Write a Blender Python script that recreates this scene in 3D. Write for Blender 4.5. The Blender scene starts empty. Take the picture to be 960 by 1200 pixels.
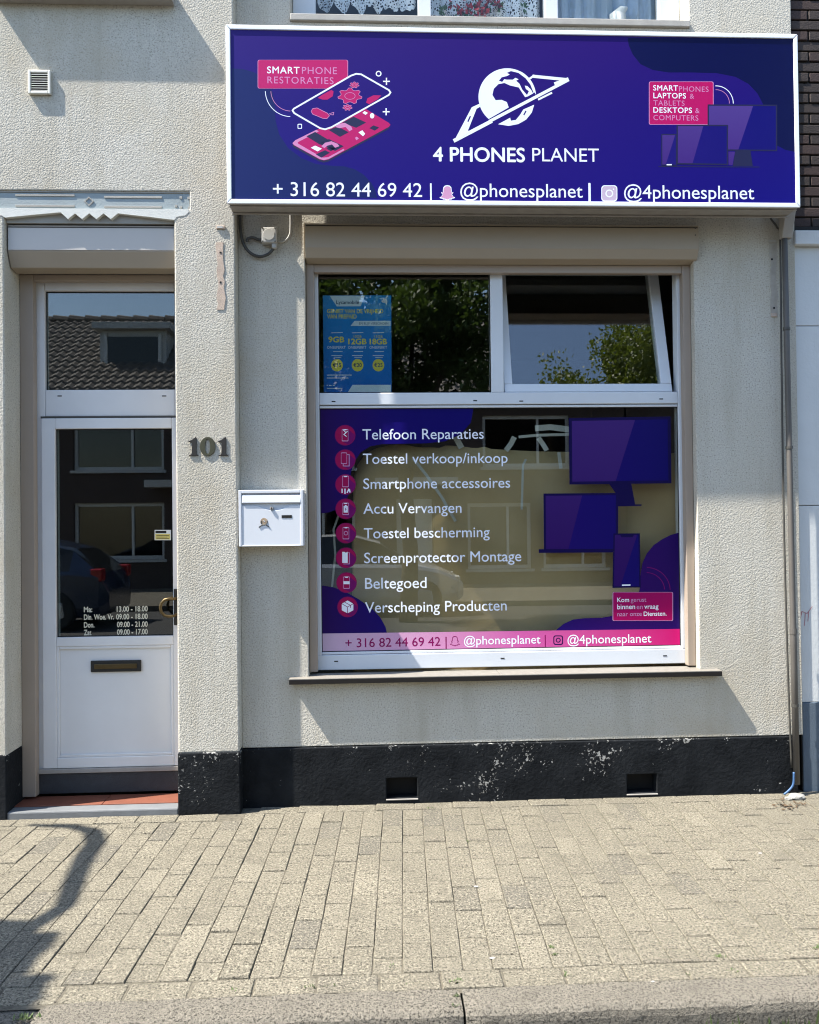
import bpy, bmesh, math, random
from mathutils import Vector, Matrix
random.seed(7)
S = bpy.context.scene
COL = S.collection
# ------------------------------------------------------------------ camera
F, W0, H0 = 962.0, 960.0, 1200.0
YAW, PITCH, ROLL = [math.radians(a) for a in (2.666, 0.6785, 0.6356)]
CAM = Vector((0, -4.56, 1.555))
fw = Vector((math.sin(YAW)*math.cos(PITCH), math.cos(YAW)*math.cos(PITCH), math.sin(PITCH)))
r0 = Vector((math.cos(YAW), -math.sin(YAW), 0)); d0 = fw.cross(r0)
RT = math.cos(ROLL)*r0 + math.sin(ROLL)*d0
DN = -math.sin(ROLL)*r0 + math.cos(ROLL)*d0
cd = bpy.data.cameras.new('camera'); cam = bpy.data.objects.new('camera', cd); COL.objects.link(cam)
m = Matrix((RT, -DN, -fw)).transposed().to_4x4(); m.translation = CAM
cam.matrix_world = m
cd.sensor_fit = 'HORIZONTAL'; cd.sensor_width = 36; cd.lens = F/W0*36; cd.clip_start = .05; cd.clip_end = 400
S.camera = cam
# ------------------------------------------------------------------ light
SUN = Vector((3.7, 1.0, -5.8)).normalized()          # direction the light travels
EL = math.asin(-SUN.z); AZ = math.atan2(-SUN.x, -SUN.y)
w = bpy.data.worlds.new('World'); S.world = w; w.use_nodes = True
nt = w.node_tree; bg = nt.nodes['Background']
sky = nt.nodes.new('ShaderNodeTexSky'); sky.sky_type = 'NISHITA'; sky.sun_disc = False
sky.sun_elevation = EL; sky.sun_rotation = AZ; sky.air_density = 1.1; sky.dust_density = .6; sky.ozone_density = 1.5
nt.links.new(sky.outputs[0], bg.inputs[0]); bg.inputs[1].default_value = 0.135
sl = bpy.data.lights.new('sun', 'SUN'); sl.energy = 5.0; sl.angle = math.radians(.53); sl.color = (1, .94, .85)
so = bpy.data.objects.new('sun', sl); COL.objects.link(so); so.location = (-8, -6, 12)
so.rotation_euler = SUN.to_track_quat('-Z', 'Y').to_euler()
S.view_settings.view_transform = 'Standard'; S.view_settings.look = 'None'
S.view_settings.exposure = 1.55; S.view_settings.gamma = 1.0; S.view_settings.use_curve_mapping = False
S.render.engine = 'CYCLES'
S.cycles.use_denoising = True; S.cycles.filter_width = 1.1; S.cycles.max_bounces = 8; S.cycles.transparent_max_bounces = 16
S.cycles.caustics_reflective = False; S.cycles.caustics_refractive = False; S.cycles.sample_clamp_indirect = 8

# ------------------------------------------------------------------ helpers
def at(px, py, Y):
    """point of the plane Y = const that the photograph shows at a pixel"""
    d = RT*((px-480)/F) + DN*((py-600)/F) + fw
    return CAM + d*((Y-CAM.y)/d.y)

def link(o, parent=None):
    COL.objects.link(o)
    if parent is not None:
        o.parent = parent
        o.matrix_parent_inverse = Matrix.Translation(parent.location).inverted() if parent.get('flat') else Matrix()
    return o

def tag(o, label=None, cat=None, group=None, kind=None):
    if label: o['label'] = label
    if cat: o['category'] = cat
    if group: o['group'] = group
    if kind: o['kind'] = kind
    return o

def thing(name, label, cat, loc=(0, 0, 0), group=None):
    """an Empty at the thing's base; its parts are given in world coordinates"""
    e = bpy.data.objects.new(name, None); COL.objects.link(e); e.location = loc
    e.empty_display_size = .1
    tag(e, label, cat, group); e['flat'] = 1
    return e

def part_empty(name, parent):
    e = bpy.data.objects.new(name, None); e.empty_display_size = .1
    link(e, parent)
    return e

class MB:
    def __init__(s): s.v = []; s.f = []; s.mi = []
    def add(s, vs, fs, mi=0):
        b = len(s.v); s.v += [tuple(v) for v in vs]; s.f += [tuple(i+b for i in f) for f in fs]; s.mi += [mi]*len(fs); return s
    def box(s, x0, x1, y0, y1, z0, z1, mi=0):
        v = [(x, y, z) for z in (z0, z1) for y in (y0, y1) for x in (x0, x1)]
        return s.add(v, [(0, 2, 3, 1), (4, 5, 7, 6), (0, 1, 5, 4), (2, 6, 7, 3), (0, 4, 6, 2), (1, 3, 7, 5)], mi)
    def prism_x(s, prof, x0, x1, mi=0):                 # prof: list of (y,z)
        n = len(prof); v = [(x0, y, z) for y, z in prof]+[(x1, y, z) for y, z in prof]
        return s.add(v, [tuple(range(n-1, -1, -1)), tuple(range(n, 2*n))]+[(i, (i+1) % n, n+(i+1) % n, n+i) for i in range(n)], mi)
    def prism_y(s, pts, y0, y1, mi=0):                  # pts: list of (x,z)
        n = len(pts); v = [(x, y0, z) for x, z in pts]+[(x, y1, z) for x, z in pts]
        return s.add(v, [tuple(range(n)), tuple(range(2*n-1, n-1, -1))]+[(i, n+i, n+(i+1) % n, (i+1) % n) for i in range(n)], mi)
    def tube(s, pts, r, n=8, mi=0, cap=True):
        pts = [Vector(p) for p in pts]; rs = r if isinstance(r, (list, tuple)) else [r]*len(pts)
        b = len(s.v); prev = None
        for i, p in enumerate(pts):
            t = (pts[min(i+1, len(pts)-1)]-pts[max(i-1, 0)]).normalized()
            if prev is None:
                a = t.orthogonal().normalized()
            else:
                a = (prev-t*prev.dot(t)).normalized()
            prev = a; c = t.cross(a)
            for k in range(n):
                q = 2*math.pi*k/n; s.v.append(tuple(p+(a*math.cos(q)+c*math.sin(q))*rs[i]))
        for i in range(len(pts)-1):
            for k in range(n):
                s.f.append((b+i*n+k, b+i*n+(k+1) % n, b+(i+1)*n+(k+1) % n, b+(i+1)*n+k)); s.mi.append(mi)
        if cap:
            s.f.append(tuple(b+k for k in range(n-1, -1, -1))); s.f.append(tuple(b+(len(pts)-1)*n+k for k in range(n))); s.mi += [mi, mi]
        return s
    def mesh(s, name, mats, smooth=False):
        me = bpy.data.meshes.new(name); me.from_pydata(s.v, [], s.f)
        for m_ in (mats if isinstance(mats, (list, tuple)) else [mats]): me.materials.append(m_)
        if any(s.mi): me.polygons.foreach_set('material_index', s.mi)
        if smooth: me.polygons.foreach_set('use_smooth', [True]*len(me.polygons))
        me.update(); return me
    def build(s, name, mats, parent=None, bevel=0, smooth=False, seg=2):
        o = bpy.data.objects.new(name, s.mesh(name, mats, smooth)); link(o, parent)
        if bevel:
            b = o.modifiers.new('b', 'BEVEL'); b.width = bevel; b.segments = seg; b.limit_method = 'ANGLE'; b.angle_limit = math.radians(35)
            b.harden_normals = False
        return o

def box(name, mat, parent, x0, x1, y0, y1, z0, z1, bevel=0):
    return MB().box(x0, x1, y0, y1, z0, z1).build(name, mat, parent, bevel)

def holed(x0, x1, z0, z1, y0, y1, holes):
    """a slab in the facade with rectangular openings, one shell"""
    xs = sorted({x0, x1, *[h[0] for h in holes], *[h[1] for h in holes]}); zs = sorted({z0, z1, *[h[2] for h in holes], *[h[3] for h in holes]})
    xs = [x for x in xs if x0 <= x <= x1]; zs = [z for z in zs if z0 <= z <= z1]
    full = lambda i, j: 0 <= i < len(xs)-1 and 0 <= j < len(zs)-1 and not any(
        h[0] < (xs[i]+xs[i+1])/2 < h[1] and h[2] < (zs[j]+zs[j+1])/2 < h[3] for h in holes)
    b = MB(); ix = {}
    def V(i, j, k):
        if (i, j, k) not in ix: ix[(i, j, k)] = len(b.v); b.v.append((xs[i], (y0, y1)[k], zs[j]))
        return ix[(i, j, k)]
    def q(*t): b.f.append(tuple(V(*u) for u in t)); b.mi.append(0)
    for i in range(len(xs)-1):
        for j in range(len(zs)-1):
            if not full(i, j): continue
            q((i, j, 0), (i+1, j, 0), (i+1, j+1, 0), (i, j+1, 0)); q((i, j, 1), (i, j+1, 1), (i+1, j+1, 1), (i+1, j, 1))
            if not full(i-1, j): q((i, j, 0), (i, j+1, 0), (i, j+1, 1), (i, j, 1))
            if not full(i+1, j): q((i+1, j, 0), (i+1, j, 1), (i+1, j+1, 1), (i+1, j+1, 0))
            if not full(i, j-1): q((i, j, 0), (i, j, 1), (i+1, j, 1), (i+1, j, 0))
            if not full(i, j+1): q((i, j+1, 0), (i+1, j+1, 0), (i+1, j+1, 1), (i, j+1, 1))
    return b

# --- node materials
class NM:
    def __init__(s, name):
        s.m = bpy.data.materials.new(name); s.m.use_nodes = True; s.t = s.m.node_tree
        s.b = s.t.nodes['Principled BSDF']; s.geo = None
    def n(s, typ, **kw):
        x = s.t.nodes.new('ShaderNode'+typ)
        for k, v in kw.items():
            if k in x.inputs and not hasattr(type(x), k): x.inputs[k].default_value = v
            elif hasattr(x, k): setattr(x, k, v)
            else: x.inputs[k].default_value = v
        return x
    def l(s, a, b): s.t.links.new(a, b)
    def pos(s, scale=None):
        if s.geo is None: s.geo = s.n('NewGeometry')
        p = s.geo.outputs['Position']
        if scale:
            mp = s.n('Mapping'); mp.inputs['Scale'].default_value = scale; s.l(p, mp.inputs['Vector']); p = mp.outputs[0]
        return p
    def noise(s, scale, detail=3, rough=.5, sc=None):
        x = s.n('TexNoise'); x.inputs['Scale'].default_value = scale; x.inputs['Detail'].default_value = detail; x.inputs['Roughness'].default_value = rough
        s.l(s.pos(sc), x.inputs['Vector']); return x.outputs['Fac']
    def voro(s, scale, feat='F1', out='Distance'):
        x = s.n('TexVoronoi', feature=feat); x.inputs['Scale'].default_value = scale; s.l(s.pos(), x.inputs['Vector']); return x.outputs[out]
    def ramp(s, fac, stops, interp='LINEAR'):
        x = s.n('ValToRGB'); e = x.color_ramp; e.interpolation = interp
        while len(e.elements) < len(stops): e.elements.new(.5)
        for el, (p, c) in zip(e.elements, stops):
            el.position = p; el.color = (*c, 1) if len(c) == 3 else c
        s.l(fac, x.inputs['Fac']); return x.outputs['Color']
    def mix(s, fac, a, b, mode='MIX'):
        x = s.n('Mix', data_type='RGBA', blend_type=mode)
        for sock, val in ((x.inputs['Factor'], fac), (x.inputs['A'], a), (x.inputs['B'], b)):
            pass
        for i, val in ((0, fac), (6, a), (7, b)):
            if hasattr(val, 'is_linked'): s.l(val, x.inputs[i])
            elif isinstance(val, (int, float)): x.inputs[i].default_value = val
            else: x.inputs[i].default_value = (*val, 1)
        return x.outputs[2]
    def math(s, op, a, b=0.0):
        x = s.n('Math', operation=op)
        for i, val in ((0, a), (1, b)):
            if hasattr(val, 'is_linked'): s.l(val, x.inputs[i])
            else: x.inputs[i].default_value = val
        return x.outputs[0]
    def bump(s, h, dist, strength=1.0, prev=None):
        x = s.n('Bump'); x.inputs['Distance'].default_value = dist; x.inputs['Strength'].default_value = strength
        s.l(h, x.inputs['Height'])
        if prev: s.l(prev, x.inputs['Normal'])
        s.l(x.outputs[0], s.b.inputs['Normal']); return x.outputs[0]
    def base(s, c):
        if hasattr(c, 'is_linked'): s.l(c, s.b.inputs['Base Color'])
        else: s.b.inputs['Base Color'].default_value = (*c, 1)
    def set(s, **kw):
        for k, v in kw.items(): s.b.inputs[k.replace('_', ' ').title().replace('Ior', 'IOR')].default_value = v
        return s

def plain(name, c, rough=.5, metal=0.0, var=.12, scale=9, spec=.5, bumpd=0):
    x = NM(name); x.set(roughness=rough, metallic=metal)
    x.b.inputs['Specular IOR Level'].default_value = spec
    n_ = x.noise(scale, 5, .6)
    x.base(x.mix(n_, tuple(v*(1-var) for v in c), tuple(min(1, v*(1+var)) for v in c)))
    if bumpd: x.bump(x.noise(scale*12, 3), bumpd)
    return x.m

def srgb(r, g, b):
    f = lambda v: (v/255/12.92) if v <= 10 else ((v/255+.055)/1.055)**2.4
    k = .50 if b > 1.15*r else .70                       # ink absorbs more than it shows in a bright exposure
    return (f(r)*k, f(g)*k, f(b)*k)

def stucco(name, c, grain=1.0):
    x = NM(name); x.set(roughness=.95); x.b.inputs['Specular IOR Level'].default_value = .15
    g1 = x.noise(120, 3, .65)
    v1 = x.voro(105); v2 = x.voro(210); h = x.math('SUBTRACT', x.math('MULTIPLY', g1, .7), x.math('ADD', x.math('MULTIPLY', v1, .75), x.math('MULTIPLY', v2, .45)))
    big = x.noise(1.7, 5, .6); streak = x.noise(6, 5, .65, (1, 1, .12)); wet = x.noise(.9, 6, .7)
    col = x.ramp(g1, [(.32, tuple(v*.42 for v in c)), (.45, tuple(v*.90 for v in c)), (.58, c), (.72, tuple(min(1, v*1.18) for v in c))])
    col = x.mix(x.ramp(big, [(.35, (0, 0, 0)), (.75, (.55, .55, .55))]), col, (c[0]*.80, c[1]*.77, c[2]*.70))
    col = x.mix(x.ramp(streak, [(.48, (0, 0, 0)), (.75, (.62, .62, .62))]), col, (c[0]*.66, c[1]*.63, c[2]*.57))
    col = x.mix(x.ramp(wet, [(.52, (0, 0, 0)), (.68, (.45, .45, .45))]), col, (c[0]*.78, c[1]*.70, c[2]*.58))
    x.base(col); x.bump(h, .0019*grain, 1.0)
    return x.m

def chipped(name, c, chip, amount=.5):
    x = NM(name); x.set(roughness=.8); x.b.inputs['Specular IOR Level'].default_value = .12
    big = x.noise(2.6, 4, .6); small = x.noise(62, 4, .65); fine = x.noise(17, 3, .6)
    k = x.math('ADD', x.math('MULTIPLY', big, .55), x.math('ADD', x.math('MULTIPLY', small, .75), x.math('MULTIPLY', fine, .35)))
    sz = x.n('SeparateXYZ'); x.l(x.pos(), sz.inputs[0]); k = x.math('ADD', k, x.math('MULTIPLY', x.math('POWER', x.math('MULTIPLY', x.math('MAXIMUM', sz.outputs[2], 0.0), 3.1), 6.0), .06))
    msk = x.ramp(x.math('MULTIPLY', k, .8), [(1-amount-.008, (0, 0, 0)), (1-amount, (1, 1, 1))])
    dirt = x.noise(6, 5, .65)
    col = x.mix(x.ramp(dirt, [(.35, (0, 0, 0)), (.75, (.8, .8, .8))]), c, tuple(v*1.9+.008 for v in c))
    x.base(x.mix(msk, col, chip))
    b1 = x.bump(x.noise(58, 4, .6), .006, .8); x.bump(msk, -.002, .6, b1)
    return x.m

def glass(name, tint=(1, 1, 1), f0=.055):
    x = NM(name); t = x.t; t.nodes.remove(x.b); out = t.nodes['Material Output']
    lw = x.n('LayerWeight'); lw.inputs['Blend'].default_value = .5
    p = x.math('POWER', lw.outputs['Facing'], 5.0); k = x.math('ADD', x.math('MULTIPLY', p, 1-f0), f0)
    tr = x.n('BsdfTransparent'); tr.inputs[0].default_value = (*tint, 1)
    gl = x.n('BsdfGlossy'); gl.inputs['Roughness'].default_value = 0.0
    mx = x.n('MixShader'); x.l(k, mx.inputs[0]); x.l(tr.outputs[0], mx.inputs[1]); x.l(gl.outputs[0], mx.inputs[2]); x.l(mx.outputs[0], out.inputs[0])
    return x.m

def gradient(name, stops, axis, lo, hi, rough=.35, spec=.18):
    """print with a colour run along a world axis"""
    x = NM(name); x.set(roughness=rough); x.b.inputs['Specular IOR Level'].default_value = spec
    sp = x.n('SeparateXYZ'); x.l(x.pos(), sp.inputs[0])
    a = sp.outputs['XYZ'.index(axis[0])]
    if len(axis) == 2: a = x.math('ADD', a, x.math('MULTIPLY', sp.outputs['XYZ'.index(axis[1])], 1.0))
    mr = x.n('MapRange'); x.l(a, mr.inputs[0]); mr.inputs[1].default_value = lo; mr.inputs[2].default_value = hi
    x.base(x.ramp(mr.outputs[0], stops)); return x.m

M = {}
M['stucco'] = stucco('stucco_render', (.545, .522, .458))
M['stucco_soft'] = stucco('stucco_reveal', (.52, .50, .43), .45)
M['plinth'] = chipped('black_plinth_paint', (.0055, .0066, .008), (.28, .28, .265), .196)
M['pvc'] = plain('white_pvc', (.63, .66, .69), .32, var=.08, scale=3.5)
M['pvc_door'] = plain('door_pvc', (.67, .67, .665), .35, var=.10, scale=3.5)
M['taupe'] = plain('taupe_aluminium', (.33, .27, .215), .45, var=.06)
M['taupe_box'] = plain('taupe_shutter_box', (.34, .285, .215), .5, var=.07, scale=4)
M['glass'] = glass('window_glass', (.92, .94, .92), .115); M['glass_up'] = glass('upper_glass', (.93, .95, .95), .03)
M['glass_dark'] = glass('door_glass', (.75, .80, .79), .10)
M['alu'] = plain('white_aluminium', (.80, .83, .86), .35, var=.04)
M['alu_grey'] = plain('weathered_aluminium', (.30, .28, .255), .5, var=.25, scale=14)
M['black'] = plain('black_gap', (.003, .003, .0033), .8)
M['bronze'] = plain('bronze', (.10, .07, .03), .42, .7, var=.2, scale=40)
M['patina'] = plain('patinated_bronze', (.010, .009, .007), .6, 0.0, var=.4, scale=60)
M['patina_green'] = plain('green_patinated_bronze', (.040, .040, .018), .55, 0.0, var=.4, scale=60)
M['stone_sill'] = plain('sill_stone', (.20, .185, .16), .55, var=.3, scale=30, bumpd=.0006)
M['stone_dark'] = plain('sill_dark_edge', (.008, .0065, .006), .4, var=.3, scale=30)
M['concrete'] = plain('old_concrete', (.36, .345, .315), .85, var=.25, scale=14, bumpd=.001)
M['lintel_blue'] = plain('weathered_blue_grey_paint', (.27, .32, .33), .7, var=.2, scale=7, bumpd=.0008)
M['lintel_white'] = plain('white_masonry_paint', (.60, .61, .57), .8, var=.12, scale=18, bumpd=.001)
M['lintel_grey'] = plain('grey_render', (.33, .32, .29), .9, var=.1, scale=16, bumpd=.001)
M['tile_red'] = plain('terracotta_tile', (.15, .046, .024), .7, var=.25, scale=12, bumpd=.0008)
M['step_stone'] = plain('grey_step_stone', (.13, .138, .145), .7, var=.35, scale=9, bumpd=.0012)
M['thresh'] = plain('dark_threshold', (.028, .031, .036), .6, var=.5, scale=22, bumpd=.002)
M['mail'] = plain('white_powder_coat', (.62, .645, .68), .35, var=.05)
M['white_print'] = plain('white_print', (.80, .82, .86), .4, var=.02)
M['pvc_grey'] = plain('grey_plastic', (.42, .41, .38), .5, var=.08)
M['pipe'] = plain('grey_brown_pipe', (.085, .078, .07), .6, var=.25, scale=5)
M['blue'] = plain('blue_cable', (.04, .10, .22), .5)
M['cable'] = plain('dark_cable', (.05, .048, .042), .5)
M['nbrick'] = plain('dark_brown_brick', (.034, .025, .022), .85, var=.45, scale=11, bumpd=.002)
M['nbrick2'] = plain('dark_red_brick', (.040, .024, .021), .85, var=.45, scale=11, bumpd=.002)
M['nmortar'] = plain('dark_mortar', (.030, .027, .025), .95, var=.3)
M['npanel'] = plain('pale_grey_masonry_paint', (.56, .58, .58), .85, var=.07, scale=6, bumpd=.0012)
M['nplinth'] = plain('blue_grey_plinth_paint', (.085, .115, .15), .8, var=.14, scale=20, bumpd=.0015)
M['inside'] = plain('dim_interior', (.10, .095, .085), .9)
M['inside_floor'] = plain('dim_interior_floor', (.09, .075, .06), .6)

# ------------------------------------------------------------------ flat print helpers (px of the photograph, on a real plane)
PRINT = []                                              # planes that carry print: layers lie within a fraction of a millimetre
def lay(Y):
    for b in PRINT:
        if -.0075 < Y-b < .0003: return b+(Y-b)*.10-.00004
    return Y
def cleanp(pts, Y): Y = lay(Y); return [at(a, b, Y) for a, b in pts]
def decal(name, pts, Y, mat, parent, flip=True):
    P = cleanp(pts, Y)
    b = MB(); b.add(P, [tuple(range(len(P)))]); return b.build(name, mat, parent)
def circ(cx, cy, rx, ry=None, n=36, a0=0, a1=360):
    ry = ry or rx
    return [(cx+rx*math.cos(math.radians(a0+(a1-a0)*i/n)), cy+ry*math.sin(math.radians(a0+(a1-a0)*i/n))) for i in range(n if a1-a0 == 360 else n+1)]
def rr(x0, y0, x1, y1, r, n=5):
    p = []
    for cx, cy, a in ((x1-r, y0+r, -90), (x1-r, y1-r, 0), (x0+r, y1-r, 90), (x0+r, y0+r, 180)):
        p += [(cx+r*math.cos(math.radians(a+90*i/n)), cy+r*math.sin(math.radians(a+90*i/n))) for i in range(n+1)]
    return p
def strokes(name, lines, wid, Y, mat, parent, step=.00012):
    """lines of print; each segment a hair's breadth above the last"""
    b = MB(); k = 0
    for ln in lines:
        wd = wid
        if isinstance(ln, tuple): ln, wd = ln
        for (x0, y0), (x1, y1) in zip(ln[:-1], ln[1:]):
            d = math.hypot(x1-x0, y1-y0) or 1; nx, ny = -(y1-y0)/d*wd/2, (x1-x0)/d*wd/2
            ex, ey = (x1-x0)/d*wd*.28, (y1-y0)/d*wd*.28
            yy = Y-step*(k % 7); k += 1
            b.add(cleanp([(x0-ex+nx, y0-ey+ny), (x1+ex+nx, y1+ey+ny), (x1+ex-nx, y1+ey-ny), (x0-ex-nx, y0-ey-ny)], yy), [(0, 1, 2, 3)])
    return b.build(name, mat, parent)
def ring(name, pts, wd, Y, mat, parent):
    cx = sum(p[0] for p in pts)/len(pts); cy = sum(p[1] for p in pts)/len(pts)
    inn = []
    for x, y in pts:
        d = math.hypot(x-cx, y-cy); inn.append((cx+(x-cx)*(1-wd/d), cy+(y-cy)*(1-wd/d)))
    n = len(pts); b = MB(); b.add(cleanp(pts+inn, Y), [(i, (i+1) % n, n+(i+1) % n, n+i) for i in range(n)])
    return b.build(name, mat, parent)

_tc = bpy.data.curves.new('type', 'FONT'); _to = bpy.data.objects.new('type', _tc); COL.objects.link(_to)
_tcache = {}
def glyphs(body, spacing=1.0):
    key = (body, spacing)
    if key not in _tcache:
        _tc.body = body; _tc.space_character = spacing; _tc.resolution_u = 4; _to.update_tag(); bpy.context.view_layer.update()
        me = bpy.data.meshes.new_from_object(_to.evaluated_get(bpy.context.evaluated_depsgraph_get()))
        v = [(p.co.x, p.co.y) for p in me.vertices]; f = [tuple(p.vertices) for p in me.polygons]
        bpy.data.meshes.remove(me)
        x0 = min(a for a, _ in v); x1 = max(a for a, _ in v)
        _tcache[key] = ([(a-x0, b_) for a, b_ in v], f, x1-x0)
    return _tcache[key]
def text(body, x0, yb, x1, Y, mat, parent, bold=0.0, spacing=1.0, hy=None, name='lettering'):
    """a line of print from pixel x0 to x1 on baseline yb; hy = cap height in px when the type is squeezed"""
    Y = lay(Y)
    v, f, wd = glyphs(body, spacing)
    A, B = at(x0, yb, Y), at(x1, yb, Y); s = (B.x-A.x)/wd
    sy = s if hy is None else (at(x0, yb-hy, Y).z-A.z)/.70
    b = MB(); sh = [(0, 0)] if not bold else [(-bold, 0), (bold, 0), (0, bold), (0, -bold)]
    words = body.split(' ')
    for wi, wrd in enumerate(words):                    # each word a piece of lettering of its own
        if len(words) > 1:
            _, _, wr = glyphs(' '.join(words[:wi+1]), spacing); v, f, ww = glyphs(wrd, spacing); off = wr-ww
        else: off = 0
        b = MB()
        for i, (dx, dy) in enumerate(sh):
            b.add([(A.x+(x+dx+off)*s, Y-.00002*i, A.z+(y+dy)*sy) for x, y in v], f)
        o = b.build(name, mat, parent)
    return o

# ================================================================== the setting: road, kerb, pavement
def pave_mat(name, c, speck=.5):
    x = NM(name); x.set(roughness=.9); x.b.inputs['Specular IOR Level'].default_value = .25
    oi = x.n('ObjectInfo'); sp = x.noise(125, 3, .8); sp2 = x.noise(88, 3, .75); big = x.noise(1.3, 4, .6)
    tone = x.ramp(oi.outputs['Random'], [(0, (c[0]*.70, c[1]*.72, c[2]*.78)), (.05, (c[0]*.78, c[1]*.79, c[2]*.84)), (.09, tuple(v*.94 for v in c)), (.5, c), (.9, tuple(v*1.05 for v in c)), (1, tuple(min(1, v*1.22) for v in c))])
    col = x.mix(x.ramp(sp, [(.41, (1, 1, 1)), (.50, (0, 0, 0))]), tone, tuple(v*.24 for v in c))
    col = x.mix(x.ramp(sp2, [(.53, (0, 0, 0)), (.60, (speck, speck, speck))]), col, (c[0]*1.75, c[1]*1.75, c[2]*1.72))
    col = x.mix(x.ramp(big, [(.4, (0, 0, 0)), (.75, (.5, .5, .5))]), col, tuple(v*.72 for v in c))
    stain = x.noise(4.5, 6, .7); col = x.mix(x.ramp(stain, [(.54, (0, 0, 0)), (.70, (.55, .55, .55))]), col, tuple(v*.55 for v in c)); gum = x.voro(7.0); col = x.mix(x.ramp(gum, [(.055, (.6, .6, .6)), (.075, (0, 0, 0))]), col, tuple(v*.45 for v in c))
    x.base(col); h = x.math('ADD', sp, x.math('MULTIPLY', sp2, .8)); x.bump(h, .0065, 1.0)
    return x.m
M['paver'] = pave_mat('worn_concrete_paver', (.196, .178, .136), .75)
M['kerb'] = pave_mat('worn_kerb_concrete', (.165, .150, .122), .4)
x = NM('sandy_joint_soil'); x.set(roughness=1); x.base(x.ramp(x.noise(55, 4, .7), [(.3, (.05, .045, .033)), (.7, (.15, .133, .098))])); M['joint'] = x.m
x = NM('road_asphalt'); x.set(roughness=.9); x.base(x.ramp(x.noise(130, 3, .7), [(.3, (.03, .03, .03)), (.75, (.085, .082, .078))])); x.bump(x.noise(160, 3), .004); M['asphalt'] = x.m

MB().add([(-80, -80, -.125), (80, -80, -.125), (80, -1.9, -.125), (-80, -1.9, -.125)], [(0, 1, 2, 3)]).build('road', M['asphalt'])['kind'] = 'structure'
far_pave = box('opposite_pavement', M['kerb'], None, -40, 40, -16.2, -11.2, -.2, -.02); far_pave['kind'] = 'structure'
bed = MB().add([(-40, -1.84, -.0044), (40, -1.84, -.0044), (40, .4, -.0044), (-40, .4, -.0044)], [(0, 1, 2, 3)]).build('pavement', M['joint'])
bed['kind'] = 'structure'

def paver_mesh():
    b = MB(); t, ch, dz = 0, .0035, -.05
    def ringv(ix, z): return [(-.5+ix[0], -.5+ix[1], z), (.5-ix[0], -.5+ix[1], z), (.5-ix[0], .5-ix[1], z), (-.5+ix[0], .5-ix[1], z)]
    v = ringv((0, 0), dz)+ringv((0, 0), -.0045)+ringv((.012, .006), -.0012)+ringv((.03, .015), 0)
    f = [(8+4, 9+4, 10+4, 11+4)]
    for k in range(3):
        for i in range(4): f.append((k*4+i, k*4+(i+1) % 4, (k+1)*4+(i+1) % 4, (k+1)*4+i))
    return MB().add(v, f).mesh('paver', M['paver'])
PM = paver_mesh()
pav = []                                                # (cx, cy, width, length, angle)
A = math.radians(2.2); ca, sa = math.cos(A), math.sin(A)
PW, PL, J, JL = .105, .2105, .0018, .0062
def wall_y(x): return -.09 if x < -.71 else 0.0
x = -4.2
while x < 5.2:                                          # border rows along wall and kerb, laid lengthwise
    L = PL
    xm = x+L/2
    pav.append((xm, -1.7665, L-JL, PW-J-.003, 0)); x += L
x = -4.2
while x < 5.2:
    xm = x+PL/2
    if not (-.86 < xm < -.62): pav.append((xm, wall_y(xm)-.055, PL-J, PW-J-.003, 0))
    x += PL
i = 0
for c in range(-42, 54):
    u = c*PW
    # the column's line: (u*ca + v*sa, -u*sa + v*ca)
    y_lo = -1.712; y_hi0 = wall_y(u)-.109
    v = (y_lo+u*sa)/ca; vend = (y_hi0+u*sa)/ca
    first = PL*(.5 if c % 2 else 1)*(1+random.uniform(-.18, .12))
    while v < vend-.03:
        L = min(first, vend-v); first = PL*random.uniform(.985, 1.015)
        if vend-(v+L) < .045: L = vend-v
        vm = v+L/2
        pav.append((u*ca+vm*sa, -u*sa+vm*ca, PW-J-random.uniform(0, .002), L-JL-random.uniform(-.002, .003), -A)); v += L
def project(p):
    d = Vector(p)-CAM; z = d.dot(fw); return 480+F*d.dot(RT)/z, 600+F*d.dot(DN)/z, z
seen = []; rest = []
for q in pav:
    px, py, dz = project((q[0], q[1], 0))
    (seen if (-25 < px < 985 and py < 1225 and dz > .3) else rest).append((dz, q))
seen.sort(); rest = [q for _, q in rest]+[q for _, q in seen[300:]]; seen = [q for _, q in seen[:300]]
def pxf(q):
    dz = random.gauss(0, .0018)-(.004 if random.random() < .06 else 0); e = (random.gauss(0, .010), random.gauss(0, .012), q[4]+random.gauss(0, .008))
    return Vector((q[0], q[1], max(-.0018, min(dz, .004)))), e
for q in seen:
    o = bpy.data.objects.new('paver', PM); loc, e = pxf(q)
    o.location = loc; o.rotation_euler = e; o.scale = (q[2], q[3], 1); link(o, bed)
b = MB(); pv = [v.co.copy() for v in PM.vertices]; pf = [tuple(p.vertices) for p in PM.polygons]
from mathutils import Euler
for q in rest:
    loc, e = pxf(q); R_ = Euler(e).to_matrix()
    b.add([R_ @ Vector((v.x*q[2], v.y*q[3], v.z))+loc for v in pv], pf)
o = b.build('paver_field', M['paver'], bed); o['kind'] = 'stuff'

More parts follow.
